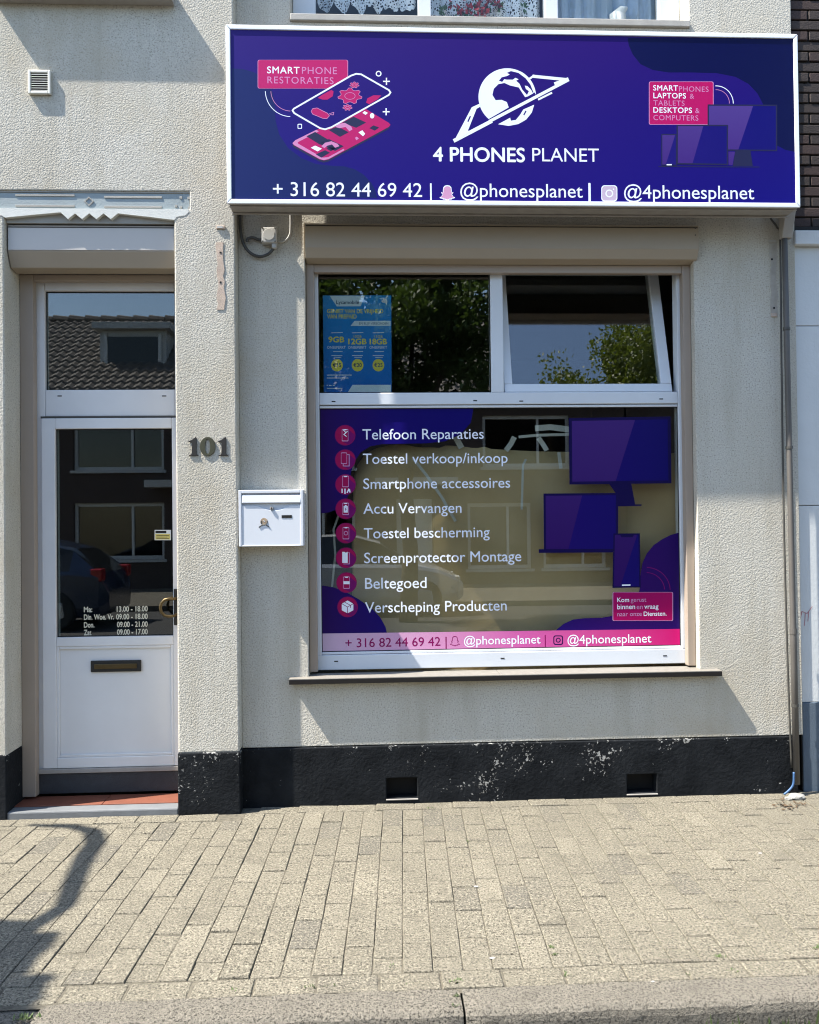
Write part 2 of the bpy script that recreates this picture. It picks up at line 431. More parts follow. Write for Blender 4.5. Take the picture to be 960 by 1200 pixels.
# kerb stones
kerb = part_empty('kerb', None); kerb['kind'] = 'structure'
ks = [-5.2, -3.82, -2.45, -1.087, .28, 1.65, 3.02, 4.4, 5.8]
for i, (a, c) in enumerate(zip(ks[:-1], ks[1:])):
    b = MB(); n = 26; drop = .012 if c < -1 else 0.0
    prof = [(-1.955, -.20), (-1.955, -.035), (-1.950, -.014), (-1.938, -.003), (-1.92, .001), (-1.822, .001), (-1.822, -.20)]
    vs = []
    for k in range(n+1):
        xx = a+.004+(c-a-.008)*k/n; e = .012 if k in (0, n) else 0
        for j, (y, z) in enumerate(prof):
            jt = random.uniform(-.0028, .0028) if 0 < j < 6 else 0
            edge = (-.003-random.random()*.006) if (e and 0 < j < 6) else 0
            vs.append((xx, y+jt*.7-(edge if j < 4 else 0), z+jt*.7+edge-drop))
    np_ = len(prof); fs = [tuple(range(np_-1, -1, -1)), tuple(range(n*np_, (n+1)*np_))]
    for k in range(n):
        for j in range(np_): fs.append((k*np_+j, k*np_+(j+1) % np_, (k+1)*np_+(j+1) % np_, (k+1)*np_+j))
    b.add(vs, fs); b.build('kerb_stone', M['kerb'], kerb, smooth=False)

# ================================================================== the shop building
PY = -.09                                              # front of the door bay and pier; the window bay stands at 0
shop = thing('shop_building', 'pale roughcast shop building with black plinth, glazed door and shop window', 'building', (0.2, 0, 0))
WX0, WX1, WZ0, WZ1 = -.354, 1.842, .690, 3.215          # shop window opening
UX0, UX1, UZ0, UZ1 = -.422, 1.838, 4.345, 5.75           # upper window opening
DX0, DX1 = -1.949, -1.048
holed(-.722, 2.432, .322, 6.4, 0, .30, [(WX0, WX1, WZ0, WZ1), (UX0, UX1, UZ0, UZ1)]).build('wall', M['stucco'], shop, bevel=.006)
holed(-4.6, -.722, .326, 6.4, PY, .30, [(DX0, DX1, -.1, 3.186), (DX0, DX1, 3.186, 3.26), (-2.36, -.965, 3.26, 3.354), (-4.0, -2.6, .9, 2.9), (-1.96, -1.07, 4.44, 5.7)]).build('door_bay_wall', M['stucco'], shop, bevel=.008)
# plinths
holed(-.722, 2.395, -.02, .318, -.012, .30, [(.068, .238, .028, .140), (1.414, 1.583, .020, .126)]).build('plinth', M['plinth'], shop, bevel=.005)
for xx, a, b_ in ((.153, .028, .140), (1.498, .020, .126)):
    box('air_brick_recess', M['black'], shop, xx-.088, xx+.088, .07, .12, a-.006, b_+.006)
    box('air_brick_lip', M['alu_grey'], shop, xx-.088, xx+.09, -.016, .06, a-.010, a-.002, .003)
box('pier_plinth', M['plinth'], shop, DX1-.002, -.718, PY-.008, .29, -.02, .328, .006)
box('side_plinth', M['plinth'], shop, -4.6, DX0+.002, PY-.008, .29, -.02, .340, .006)
# inside: closed rooms so that the glass looks into dim space
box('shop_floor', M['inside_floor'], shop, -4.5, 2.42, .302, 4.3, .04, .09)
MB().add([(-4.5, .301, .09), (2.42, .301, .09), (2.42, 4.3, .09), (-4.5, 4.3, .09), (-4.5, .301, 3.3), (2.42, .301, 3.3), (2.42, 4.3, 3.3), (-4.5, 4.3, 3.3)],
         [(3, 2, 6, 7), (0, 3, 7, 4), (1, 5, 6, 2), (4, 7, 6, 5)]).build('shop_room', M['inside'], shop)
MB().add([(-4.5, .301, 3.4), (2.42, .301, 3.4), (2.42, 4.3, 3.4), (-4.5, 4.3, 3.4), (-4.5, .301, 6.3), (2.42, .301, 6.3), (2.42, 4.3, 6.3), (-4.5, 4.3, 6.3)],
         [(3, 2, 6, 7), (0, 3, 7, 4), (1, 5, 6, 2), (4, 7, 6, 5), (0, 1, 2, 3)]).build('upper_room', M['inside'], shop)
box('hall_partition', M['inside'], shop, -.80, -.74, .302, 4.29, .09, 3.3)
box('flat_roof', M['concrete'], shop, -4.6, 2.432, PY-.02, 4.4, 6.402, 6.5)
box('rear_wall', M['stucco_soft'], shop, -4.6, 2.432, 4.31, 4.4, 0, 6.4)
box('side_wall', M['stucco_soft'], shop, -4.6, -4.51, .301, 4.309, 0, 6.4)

# --- shop window
GY = .118                                               # outer face of the glass
win = part_empty('shop_window', shop)
def bar(name, x0, x1, z0, z1, y0=.10, y1=.175, bev=.004, mat='pvc'): return box(name, M[mat], win, x0, x1, y0, y1, z0, z1, bev)
bar('frame_rail', -.352, 1.838, .722, .806); bar('frame_head', -.352, 1.838, 3.125, 3.185)
bar('frame_stile', -.352, -.288, .8062, 3.1248); bar('frame_stile', 1.780, 1.838, .8062, 3.1248)
bar('transom', -.2878, 1.7798, 2.222, 2.290); bar('mullion', .694, .766, 2.2902, 3.1248)
for a, b_, zz, xs in ((-.286, 1.778, 2.204, 'bead'), (-.286, 1.778, .808, 'bead')): bar('glazing_bead', a, b_, zz, zz+.014, .108, .145, .003, 'pvc')
box('pane', M['glass'], win, -.287, 1.779, GY, GY+.006, .807, 2.221)
box('pane', M['glass'], win, -.287, .693, GY, GY+.006, 2.291, 3.124)
for px, py in ((391, 470.5), (557, 469.5), (611, 470), (775, 467.5)):
    p = at(px, py, .10); box('drain_slot', M['black'], win, p.x-.011, p.x+.011, .0988, .0995, p.z-.003, p.z+.003)
for px, py in ((394, 775), (589, 771.5), (779.5, 768.5)):
    p = at(px, py, .10); box('drain_slot', M['black'], win, p.x-.011, p.x+.011, .0988, .0995, p.z-.003, p.z+.003)
# tilted sash, hinged at its foot, top leaning into the room
TA = math.radians(15.5)
def sash_piece(name, x0, x1, h0, h1, d0, d1, mat, bev=.004):
    b = MB().box(x0, x1, d0, d1, h0, h1)
    b.v = [(x_, .112+y_*math.cos(TA)+z_*math.sin(TA), 2.294+z_*math.cos(TA)-y_*math.sin(TA)) for x_, y_, z_ in b.v]
    return b.build(name, mat, win, bev)
SX0, SX1, SH = .772, 1.752, .845
sash_piece('sash_rail', SX0, SX1, 0, .05, 0, .06, M['pvc']); sash_piece('sash_rail', SX0, SX1, SH-.05, SH, 0, .06, M['pvc'])
sash_piece('sash_stile', SX0, SX0+.048, .0502, SH-.0502, 0, .06, M['pvc']); sash_piece('sash_stile', SX1-.062, SX1, .0502, SH-.0502, 0, .06, M['pvc'])
sash_piece('sash_pane', SX0+.0482, SX1-.0622, .0503, SH-.0503, .018, .024, M['glass'], 0)
# --- shutter with box and rails
sh = part_empty('roller_shutter', shop)
MB().prism_x([(-.042, 3.205), (-.042, 3.070), (-.015, 3.020), (.050, 3.008), (.09, 3.008), (.09, 3.205)], -.349, 1.858).build('shutter_box', M['taupe_box'], sh, .004)
box('box_seam', M['stone_dark'], sh, -.345, 1.849, -.0455, -.0425, 3.188, 3.192)
for zz in (3.146, 3.185): box('screw', M['cable'], sh, 1.834, 1.840, -.046, -.0425, zz, zz+.006)
box('guide_rail', M['taupe'], sh, -.3515, -.308, .048, .098, .722, 3.007, .003); box('guide_rail', M['taupe'], sh, 1.795, 1.8405, .048, .098, .716, 3.007, .003)
box('shutter_end_slat', M['taupe'], sh, -.3075, 1.7945, .054, .094, 2.962, 3.007, .003)
# --- stone sill
sill = part_empty('window_sill', shop)
box('sill_slab', M['stone_sill'], sill, -.457, .70, -.060, .099, .700, .7065, .002); box('sill_slab', M['stone_sill'], sill, .7016, 1.946, -.060, .099, .700, .7065, .002)
box('sill_edge', M['stone_dark'], sill, -.457, 1.946, -.0595, .095, .675, .6998, .002)

# --- print on the shop window
VY = GY-.0004; PRINT.append(VY)
def vm(name, c, rough=.35): return plain(name, c, rough, var=.02, spec=.18)
M['v_purple'] = gradient('window_vinyl_purple', [(0, srgb(52, 12, 112)), (.45, srgb(30, 12, 130)), (1, srgb(22, 8, 130))], 'X', -.28, .6)
M['v_purple2'] = gradient('window_vinyl_violet', [(0, srgb(34, 12, 120)), (.6, srgb(62, 10, 122)), (1, srgb(48, 10, 120))], 'X', 1.0, 1.8)
M['v_band'] = gradient('window_vinyl_pink_band', [(0, srgb(226, 196, 222)), (.25, srgb(236, 175, 215)), (.55, srgb(226, 105, 180)), (1, srgb(222, 22, 120))], 'X', -.28, 1.78, .4)
M['v_navy'] = vm('vinyl_navy', srgb(24, 10, 92)); M['v_screen'] = gradient('vinyl_screen', [(0, srgb(42, 14, 140)), (1, srgb(20, 8, 128))], 'X', .9, 1.75)
M['v_screen_hi'] = gradient('vinyl_screen_highlight', [(0, srgb(60, 16, 122)), (1, srgb(86, 50, 150))], 'Z', 1.2, 2.1)
M['v_pink'] = gradient('vinyl_pink', [(0, srgb(200, 12, 100)), (1, srgb(180, 10, 105))], 'Z', .9, 1.1)
M['v_disc'] = vm('icon_pink', srgb(178, 20, 90)); M['v_disc2'] = vm('icon_plum', srgb(128, 18, 110)); M['v_plum'] = vm('vinyl_plum', srgb(150, 20, 100)); M['v_lil'] = vm('vinyl_lilac', srgb(225, 170, 215))
M['v_text'] = plain('white_vinyl', (.80, .83, .90), .4, var=.02)
tl = [(373.5, 477.5), (555, 477.5), (552, 495), (541, 508), (522, 517), (500, 519.5), (470, 520), (448, 520.5), (434, 523), (423, 530), (416, 540), (411.5, 553), (410, 568), (408.5, 580), (404, 590), (395, 597), (385, 600.5), (373.8, 602)]
decal('vinyl_blob', tl, VY, M['v_purple'], win)
decal('vinyl_blob', [(375, 686), (390, 688), (404, 693), (420, 702), (436, 713), (446, 724), (452, 735), (454, 744), (376, 746)], VY, M['v_purple'], win)
decal('vinyl_blob', [(796, 624), (786, 627), (776, 632), (766, 639), (758, 649), (753, 660), (751, 672), (750, 690), (746, 704), (736, 715), (722, 721), (705, 724), (685, 724.5), (672, 726), (661, 731), (651, 739), (797, 739)], VY, M['v_purple2'], win)
BY = VY-.0006
decal('vinyl_band', [(376.5, 742.5), (797, 737), (797.5, 759), (795, 761.5), (377, 769)], BY, M['v_band'], win)
T1 = VY-.0028
rows = [('Telefoon Reparaties', 425, 515, 567, 404.5, 510), ('Toestel verkoop/inkoop', 425.5, 543.6, 595, 404.7, 538.7), ('Smartphone accessoires', 426, 573, 598, 405, 567.7),
        ('Accu Vervangen', 426, 602, 541, 405.2, 596.3), ('Toestel bescherming', 426.6, 631, 574, 405.5, 624.8), ('Screenprotector Montage', 427, 660, 611, 405.7, 653.7),
        ('Beltegoed', 428, 690, 500, 406.2, 682.8), ('Verscheping Producten', 428, 718, 594, 407.4, 711.3)]
for k, (s_, x0, yb, x1, cx, cy) in enumerate(rows):
    text(s_, x0, yb, x1, T1, M['v_text'], win, bold=.003)
    d = decal('icon_disc', circ(cx, cy, 12), VY-.0008, M['v_disc'], win)
    decal('icon_shade', [(cx+3.6, cy-7.0), (cx+10.6, cy-1.2)]+circ(cx, cy, 11.6, a0=0, a1=70, n=10)+[(cx-3.6, cy+7.4), (cx+3.6, cy+7.4)], VY-.0010, M['v_disc2'], win)
    ring('icon_rim', circ(cx, cy, 12.1), .9, VY-.0012, M['v_plum'], win)
    I = VY-.0016; wm = M['v_lil']; wt = M['v_text']
    if k in (0, 2, 3, 4, 6):
        oy = -3 if k == 2 else 0
        ring('icon_phone', rr(cx-3.8, cy-7.2+oy, cx+3.8, cy+(7.2 if k != 2 else 6.2)+oy, 1), 1.0, I, wm, win)
        decal('icon_phone_notch', [(cx-2, cy-7+oy), (cx+2, cy-7+oy), (cx+1.4, cy-5.7+oy), (cx-1.4, cy-5.7+oy)], I-.0002, wt, win)
    if k == 0: strokes('icon_crack', [([(cx-2, cy-6), (cx+1, cy-3), (cx-1.5, cy-1), (cx+1.5, cy+1.4)]), ([(cx+2.6, cy-4.6), (cx, cy-2)])], .9, I-.0003, wt, win)
    if k == 1:
        ring('icon_phone', rr(cx-5, cy-8.5, cx+2, cy+5, 1), .9, I, wm, win); strokes('icon_phone_behind', [[(cx+2.4, cy-6), (cx+4.6, cy-6), (cx+4.6, cy+7.4), (cx-2.4, cy+7.4), (cx-2.4, cy+5.4)]], .9, I-.0003, wm, win)
    if k == 2: strokes('icon_plug', [[(cx-4, cy+5.4), (cx-4, cy+9.4)], [(cx-.6, cy+5.4), (cx-.6, cy+10.6)], [(cx+2, cy+9.4), (cx+4, cy+5.4)], [(cx+4.6, cy+6), (cx+5.2, cy+9)]], 1.5, I, wt, win)
    if k == 3: decal('icon_battery', [(cx-2.4, cy-3.4), (cx-1, cy-3.4), (cx-1, cy-4.4), (cx+1, cy-4.4), (cx+1, cy-3.4), (cx+2.4, cy-3.4), (cx+2.4, cy+4.4), (cx-2.4, cy+4.4)], I-.0003, wt, win); decal('icon_bolt', [(cx-1, cy+.6), (cx+.6, cy-2), (cx+.4, cy+.2), (cx+1.1, cy+.4), (cx-.5, cy+2.6), (cx-.2, cy+.8)], I-.0005, M['v_plum'], win)
    if k == 4: ring('icon_shield', circ(cx, cy, 2.6, n=12), .8, I-.0003, wm, win)
    if k == 5: decal('icon_screen', [(cx-4.6, cy-7), (cx-1.8, cy-7), (cx-1.2, cy-6.2), (cx+.6, cy-6.2), (cx+1, cy-7), (cx+1.8, cy-7), (cx+1.8, cy+6), (cx-4.6, cy+6)], I, wt, win); strokes('icon_phone_behind', [[(cx+2.6, cy-6), (cx+3.8, cy-6), (cx+3.8, cy+7.2), (cx-3, cy+7.2)]], .8, I-.0003, wm, win)
    if k == 6: decal('icon_bar', [(cx-3.6, cy-1.6), (cx+3.6, cy-1.6), (cx+3.6, cy+1.8), (cx-3.6, cy+1.8)], I-.0003, wt, win)
    if k == 7:
        decal('icon_box', [(cx, cy-7.6), (cx+6.8, cy-3.8), (cx+6.8, cy+3.8), (cx, cy+7.4), (cx-6.8, cy+3.8), (cx-6.8, cy-3.8)], I, wt, win)
        strokes('icon_box_edges', [[(cx-6.8, cy-3.8), (cx, cy), (cx+6.8, cy-3.8)], [(cx, cy), (cx, cy+7.4)], [(cx-3.4, cy-5.7), (cx+3.4, cy-1.9), (cx+3.4, cy+1)]], .7, I-.0004, M['v_plum'], win)
# devices printed on the window
def device(pts, inset, hi, Y, nm):
    decal(nm, pts, Y, M['v_navy'], win)
    cx = sum(p[0] for p in pts)/4; cy = sum(p[1] for p in pts)/4
    q = [(x+(inset if x < cx else -inset), y+(inset if y < cy else -inset*1.0)) for x, y in pts]
    decal(nm+'_screen', q, Y-.0003, M['v_screen'], win)
    (ax, ay), (bx, by), (cx2, cy2), (dx, dy) = q
    decal(nm+'_highlight', [(ax, ay), (ax+(bx-ax)*hi[0], ay+(by-ay)*hi[0]), (dx+(cx2-dx)*hi[1], dy+(cy2-dy)*hi[1]), (dx, dy)], Y-.0006, M['v_screen_hi'], win)
decal('monitor_stand', [(714, 567), (740, 567), (744.5, 591), (752, 591), (752, 592.8), (724.5, 593.4), (724.5, 582)], VY-.0002, M['v_navy'], win)
device([(666.8, 489.9), (786, 488), (787, 566.4), (667.5, 567.8)], 3.4, (.66, .45), VY-.0008, 'monitor')
device([(637, 578.4), (724.5, 577.6), (724.5, 646), (637.6, 646)], 2.6, (.52, .32), VY-.0016, 'laptop')
decal('laptop_base', [(631.5, 643.6), (718.5, 643.2), (718.5, 647.4), (631.6, 648)], VY-.0024, M['v_navy'], win)
device([(719, 625.2), (750, 625), (751, 688.4), (718, 689)], 1.8, (.95, .25), VY-.0028, 'phone')
decal('phone_notch', [(727, 627), (743, 627), (741.6, 629.6), (728.5, 629.6)], VY-.0036, M['v_navy'], win)
decal('phone_bar', [(729, 685), (739, 684.8), (739, 686.4), (729, 686.6)], VY-.0036, M['v_text'], win)
strokes('vinyl_arc', [circ(757.5, 692, 28, 27, 18, -88, -2), circ(757.5, 692, 21.5, 21, 16, -88, -4)], .8, VY-.0012, M['v_disc2'], win)
decal('pink_card', rr(718, 693.8, 789, 727.6, 1.6), VY-.0038, M['v_pink'], win); ring('pink_card_rim', rr(718, 693.8, 789, 727.6, 1.6), .9, VY-.0041, M['v_lil'], win)
C1 = VY-.0044
text('Kom', 723.6, 705.6, 737.4, C1, M['v_text'], win, .012); text('gerust', 739.4, 705.4, 757.6, C1, M['v_lil'], win)
text('binnen', 723.6, 713.9, 744.4, C1, M['v_text'], win, .012); text('en', 746.3, 713.8, 753.4, C1, M['v_lil'], win); text('vraag', 755.3, 713.5, 771.8, C1, M['v_text'], win, .012)
text('naar onze', 723.6, 722.2, 752.3, C1, M['v_lil'], win); text('Diensten.', 754.6, 721.8, 781.3, C1, M['v_text'], win, .014)
text('+ 316 82 44 69 42 |', 405, 758.8, 523.5, T1, M['v_plum'], win, .006)
text('@phonesplanet', 544, 755.6, 633.6, T1, M['v_text'], win, .006); text('|', 638.6, 755, 639.8, T1, M['v_plum'], win); text('@4phonesplanet', 665.3, 754.6, 763.5, T1, M['v_text'], win, .006)
def ghost(cx, cy, s): return [(cx+a*s, cy+b_*s) for a, b_ in ((0, -1), (.32, -.93), (.52, -.7), (.56, -.3), (.55, -.05), (.78, -.12), (.72, .08), (.58, .16), (.78, .45), (1, .58), (.86, .7), (.62, .72), (.55, .84), (.3, .84), (0, 1), (-.3, .84), (-.55, .84), (-.62, .72), (-.86, .7), (-1, .58), (-.78, .45), (-.58, .16), (-.72, .08), (-.78, -.12), (-.55, -.05), (-.56, -.3), (-.52, -.7), (-.32, -.93))]
ring('ghost_icon', ghost(533.2, 751.4, 6), .9, T1, M['v_plum'], win)
ring('camera_icon', rr(648.6, 744.6, 660.0, 755.8, 2.6), 1.3, T1, M['v_navy'], win); ring('camera_icon_lens', circ(654.3, 750.2, 2.9, n=18), 1.1, T1, M['v_navy'], win)

# --- gaskets round the panes
def gasket(par, x0, x1, z0, z1, y, w=.005):
    for q in ((x0, x0+w, z0, z1), (x1-w, x1, z0, z1), (x0+w, x1-w, z0, z0+w), (x0+w, x1-w, z1-w, z1)): box('gasket', M['black'], par, q[0], q[1], y-.003, y-.0002, q[2], q[3])
gasket(win, -.2875, .6935, 2.2905, 3.1245, GY); gasket(win, -.2875, 1.7795, .8225, 2.2035, GY, .004)
# --- poster stuck to the inside of the upper pane
PB = GY+.010; PRINT.append(PB)
ps = thing('poster', 'blue phone plan poster with yellow price discs in the upper window pane', 'poster', tuple(at(418, 460, PB)))
M['p_blue'] = gradient('poster_blue', [(0, (.008, .13, .50)), (1, (.02, .26, .62))], 'Z', 2.28, 2.86); M['p_pale'] = plain('poster_pale', (.62, .74, .80), .4, var=.05); M['p_yellow'] = plain('poster_yellow', (.72, .64, .08), .4, var=.05); M['p_ink'] = plain('poster_ink', (.02, .05, .14), .4); M['p_white'] = plain('poster_white', (.62, .70, .76), .4, var=.03)
P0 = [at(378.4, 346.2, PB), at(458.6, 346, PB), at(459, 459.6, PB), at(379.6, 460, PB)]
MB().prism_y([(p.x, p.z) for p in P0], PB, PB+.0006).build('sheet', M['p_blue'], ps)
o7, s7 = (375, 340), 9.6
z7 = lambda p: z1(p, o7, s7)
def z1(p, o=(260, 0), s=2.8235): return [(o[0]+a/s, o[1]+c_/s) for a, c_ in p]
L1, L2 = PB-.001, PB-.002
decal('title_tab', z7([(110, 62), (508, 62), (458, 180), (190, 182)]), L1, M['p_pale'], ps); decal('slogan_tab', z7([(390, 345), (796, 345), (796, 402), (345, 402)]), L1, M['p_pale'], ps); decal('foot_tab', z7([(368, 1065), (800, 1065), (800, 1145), (315, 1145)]), L1, M['p_pale'], ps)
def t7(body, x0, yb, x1, mat, bold=0.0, hy=None): text(body, o7[0]+x0/s7, o7[1]+yb/s7, o7[0]+x1/s7, L2, M[mat], ps, bold, hy=None if hy is None else hy/s7)
t7('Lycamobile', 185, 155, 440, 'p_ink', .02); t7('GENIET VAN DE VRIJHEID', 82, 258, 712, 'p_yellow', .02, 46); t7('VAN PREPAID', 82, 318, 412, 'p_yellow', .02, 46); t7('EN BLIJF VERBONDEN', 442, 388, 770, 'p_ink', 0, 28)
t7('9GB', 98, 585, 272, 'p_yellow', .03, 62); t7('12GB', 322, 608, 522, 'p_yellow', .03, 62); t7('18GB', 562, 608, 752, 'p_yellow', .03, 62); t7('10GB', 380, 535, 468, 'p_yellow', 0, 28); t7('15GB', 615, 535, 705, 'p_yellow', 0, 28)
for a, c_ in ((82, 290), (318, 522), (558, 755)): t7('ONBEPERKT', a, 658, c_, 'p_white', .01, 30)
for cx_, pr in ((192, '€15'), (424, '€20'), (658, '€25')):
    decal('price_disc', z7(circ(cx_, 844, 66, 70, 28)), L1, M['p_yellow'], ps); t7(pr, cx_-46, 864, cx_+46, 'p_ink', .02, 44)
    strokes('small_print', [z7([(cx_-62, 480), (cx_+62, 476)]), z7([(cx_-40, 690), (cx_+60, 690)]), z7([(cx_-60, 735), (cx_+58, 735)]), z7([(cx_-34, 755), (cx_+46, 755)])], .8, L1, M['p_white'], ps)
strokes('small_print', [z7([(80, 955), (355, 955)]), z7([(80, 988), (318, 988)]), z7([(80, 1105), (245, 1105)]), z7([(78, 1070), (88, 1070)]), z7([(105, 1072), (128, 1072)]), z7([(148, 1072), (165, 1072)])], 1.0, L1, M['p_white'], ps)
decal('corner_mark', z7([(690, 122), (715, 96), (750, 100), (758, 130), (752, 165), (735, 145), (705, 140)]), L1, M['p_white'], ps)
# --- paper and tape inside the window
x = NM('brown_packing_paper'); x.set(roughness=.8); x.base(x.ramp(x.noise(3, 5, .6), [(.3, (.47, .335, .155)), (.7, (.55, .405, .205))])); x.bump(x.noise(2.4, 3, .5), .03, .5); M['paper'] = x.m
M['tape'] = plain('pale_masking_tape', (.50, .50, .44), .6, var=.12)
PYY = .185
top = [(413, 700), (412, 640), (412.5, 600), (413.5, 565), (418, 545), (427, 533), (440, 525), (455, 522), (470, 520), (481, 522), (490, 524), (505, 524), (520, 525), (522, 522), (540, 523), (558, 526), (566, 522.5), (570, 526), (600, 527.5), (640, 528.5), (668, 529), (700, 529.5), (800, 531)]
P3 = [at(a, b_, PYY) for a, b_ in top]
b = MB(); cols = []
P3 = [P3[0]+Vector((0, 0, -.25))]+P3
for i_, p in enumerate(P3): cols.append(p)
# paper as a sheet with gentle waves
b = MB(); nX = 60; xs0 = min(p.x for p in P3)-.0; xs1 = 2.2
def top_z(xx):
    up = sorted([p for p in P3], key=lambda p: p.x)
    for a_, c_ in zip(up[:-1], up[1:]):
        if a_.x <= xx <= c_.x: return a_.z+(c_.z-a_.z)*((xx-a_.x)/max(1e-6, c_.x-a_.x))
    return up[-1].z
for i_ in range(nX+1):
    xx = xs0+(xs1-xs0)*(i_/nX)**1.25; zt = top_z(xx)
    for j_ in range(13):
        zz = .10+(zt-.10)*j_/12
        wv = .022*math.sin(xx*4.1+zz*1.3)+.010*math.sin(xx*9.7-zz*4)+.006*math.sin(zz*11+xx*2)
        b.v.append((xx, PYY+.02+wv, zz))
for i_ in range(nX):
    for j_ in range(12): b.f.append((i_*13+j_, (i_+1)*13+j_, (i_+1)*13+j_+1, i_*13+j_+1)); b.mi.append(0)
o = b.build('packing_paper', M['paper'], smooth=True); o.modifiers.new('s', 'SOLIDIFY').thickness = .0015
tag(o, 'brown packing paper hung inside behind the lettered shop window', 'paper')
def tape(pts, wd, y=PYY-.022):
    b = MB(); Q = [at(a, c_, y+.004*math.sin(i_*2.1)) for i_, (a, c_) in enumerate(pts)]
    L = []
    for i_, p in enumerate(Q):
        t = (Q[min(i_+1, len(Q)-1)]-Q[max(i_-1, 0)]).normalized(); nrm = Vector((-t.z, 0, t.x)).normalized()*wd/2
        L += [p-nrm, p+nrm]
    b.add(L, [(2*i_, 2*i_+1, 2*i_+3, 2*i_+2) for i_ in range(len(Q)-1)])
    o = b.build('tape_strip', M['tape']); o.modifiers.new('s', 'SOLIDIFY').thickness = .001
    return o
for pts, wd, lb in (([(484, 537), (500, 557), (518, 583), (534, 611)], .016, 'long slanting strip of pale tape on the brown paper'),
                    ([(616.5, 538), (613, 545), (611.5, 597)], .013, 'upright strip of pale tape on the brown paper behind the word inkoop'),
                    ([(603, 512), (599, 520), (593, 528)], .030, 'short torn tape tab at the paper edge right of the word Reparaties'),
                    ([(631, 513), (636, 520), (641, 528)], .028, 'short slanting tape tab at the paper edge beside the monitor print'),
                    ([(608, 512), (630, 510), (668, 509)], .016, 'thin band of tape strung above the brown paper edge'),
                    ([(627, 502), (645, 500.5), (668, 503.5)], .034, 'wide crumpled tape band above the paper beside the monitor print'),
                    ([(655, 530), (657.5, 549)], .020, 'small tape tab hanging on the paper next to the monitor print'),
                    ([(534, 512), (541, 525)], .034, 'broad tape tab on the paper edge under the word Reparaties'),
                    ([(398, 601), (391, 620), (393, 650), (389, 690)], .012, 'loose hanging tape strip beside the round icons')):
    tag(tape(pts, wd), lb, 'tape', 'tape strips on the window paper')

# --- upper window above the sign
uw = part_empty('upper_window', shop)
box('sill', M['concrete'], uw, UX0+.001, UX1-.001, -.018, .14, 4.346, 4.383, .004)
for a, c_ in ((-.420, -.290), (.300, .376), (1.040, 1.118), (1.715, 1.836)): box('frame_post', M['pvc'], uw, a, c_, .14, .20, 4.3835, 5.748, .004)
box('frame_rail', M['pvc'], uw, -.2895, 1.7145, .145, .195, 4.384, 4.42, .004)
for a, c_ in ((-.2895, .2995), (.3765, 1.0395), (1.1185, 1.7145)): box('pane', M['glass_up'], uw, a, c_, .165, .171, 4.42, 5.74)
M['lace'] = None
x = NM('white_lace'); x.set(roughness=.9); t = x.t
vo = x.voro(60, 'DISTANCE_TO_EDGE'); nz = x.noise(26, 4, .6)
holes = x.math('GREATER_THAN', x.math('ADD', x.math('MULTIPLY', vo, 2.2), x.math('MULTIPLY', nz, .9)), .93)
x.base((.80, .82, .84)); tr = x.n('BsdfTransparent'); mx = x.n('MixShader'); x.l(holes, mx.inputs[0]); x.l(x.b.outputs[0], mx.inputs[1]); x.l(tr.outputs[0], mx.inputs[2]); x.l(mx.outputs[0], t.nodes['Material Output'].inputs[0]); M['lace'] = x.m
M['cloth_blue'] = plain('pale_blue_curtain_cloth', (.40, .48, .58), .9, var=.1)
def curtain(name, x0, x1, ybase, mat, hem, folds, label, amp=.022, zt=5.7):
    b = MB(); n = 90; nz_ = 5
    for i_ in range(n+1):
        u = i_/n; xx = x0+(x1-x0)*u; y_ = ybase+amp*math.sin(u*folds*6.283)+.006*math.sin(u*folds*15)
        z0 = hem(u)
        for j_ in range(nz_+1): b.v.append((xx, y_*(1) + .002*j_, z0+(zt-z0)*j_/nz_))
    for i_ in range(n):
        for j_ in range(nz_): b.f.append((i_*(nz_+1)+j_, (i_+1)*(nz_+1)+j_, (i_+1)*(nz_+1)+j_+1, i_*(nz_+1)+j_+1)); b.mi.append(0)
    return tag(b.build(name, mat, smooth=True), label, 'curtain', 'curtains in the upper window')
scal = lambda k, a, z: (lambda u: z+a*abs(math.sin(u*k*math.pi))**.6+.012*math.sin(u*37))
curtain('lace_curtain', -.285, .295, .26, M['lace'], scal(6, -.05, 4.62), 5, 'scalloped white lace curtain left of the red flowers in the upper window')
curtain('lace_curtain', .38, 1.035, .26, M['lace'], scal(5, -.03, 4.50), 6, 'white lace curtain behind the red flowers in the upper window')
curtain('cloth_curtain', 1.10, 1.73, .25, M['cloth_blue'], lambda u: 4.36, 7, 'plain pale blue pleated curtain in the upper window', .018)
M['red'] = plain('red_petals', (.45, .02, .03), .5, var=.3); M['leaf_pot'] = plain('pot_leaves', (.05, .12, .03), .6, var=.4); M['white_china'] = plain('white_china', (.7, .7, .68), .3)
fl = thing('flower_pot', 'potted red flowers standing on the upper window ledge', 'flowers', (.62, .22, 4.36))
b = MB(); b.tube([(.62, .215, 4.34), (.62, .215, 4.40)], [.05, .065], 14); b.build('pot', M['white_china'], fl, smooth=True)
b = MB(); g = MB()
for k in range(26):
    c_ = Vector((.62+random.gauss(0, .10), .215+random.gauss(0, .010), 4.585+random.gauss(0, .035)))
    for q in range(7):
        d_ = Vector((random.gauss(0, 1), random.gauss(0, .5), random.gauss(0, 1))).normalized(); e_ = d_.orthogonal().normalized()
        a_ = c_+d_*.004; (b if k < 14 else g).add([a_, a_+d_*.016+e_*.015, a_+d_*.034, a_+d_*.016-e_*.015], [(0, 1, 2, 3)])
b.build('petals', M['red'], fl)['kind'] = 'stuff'; g.build('leaves', M['leaf_pot'], fl)['kind'] = 'stuff'
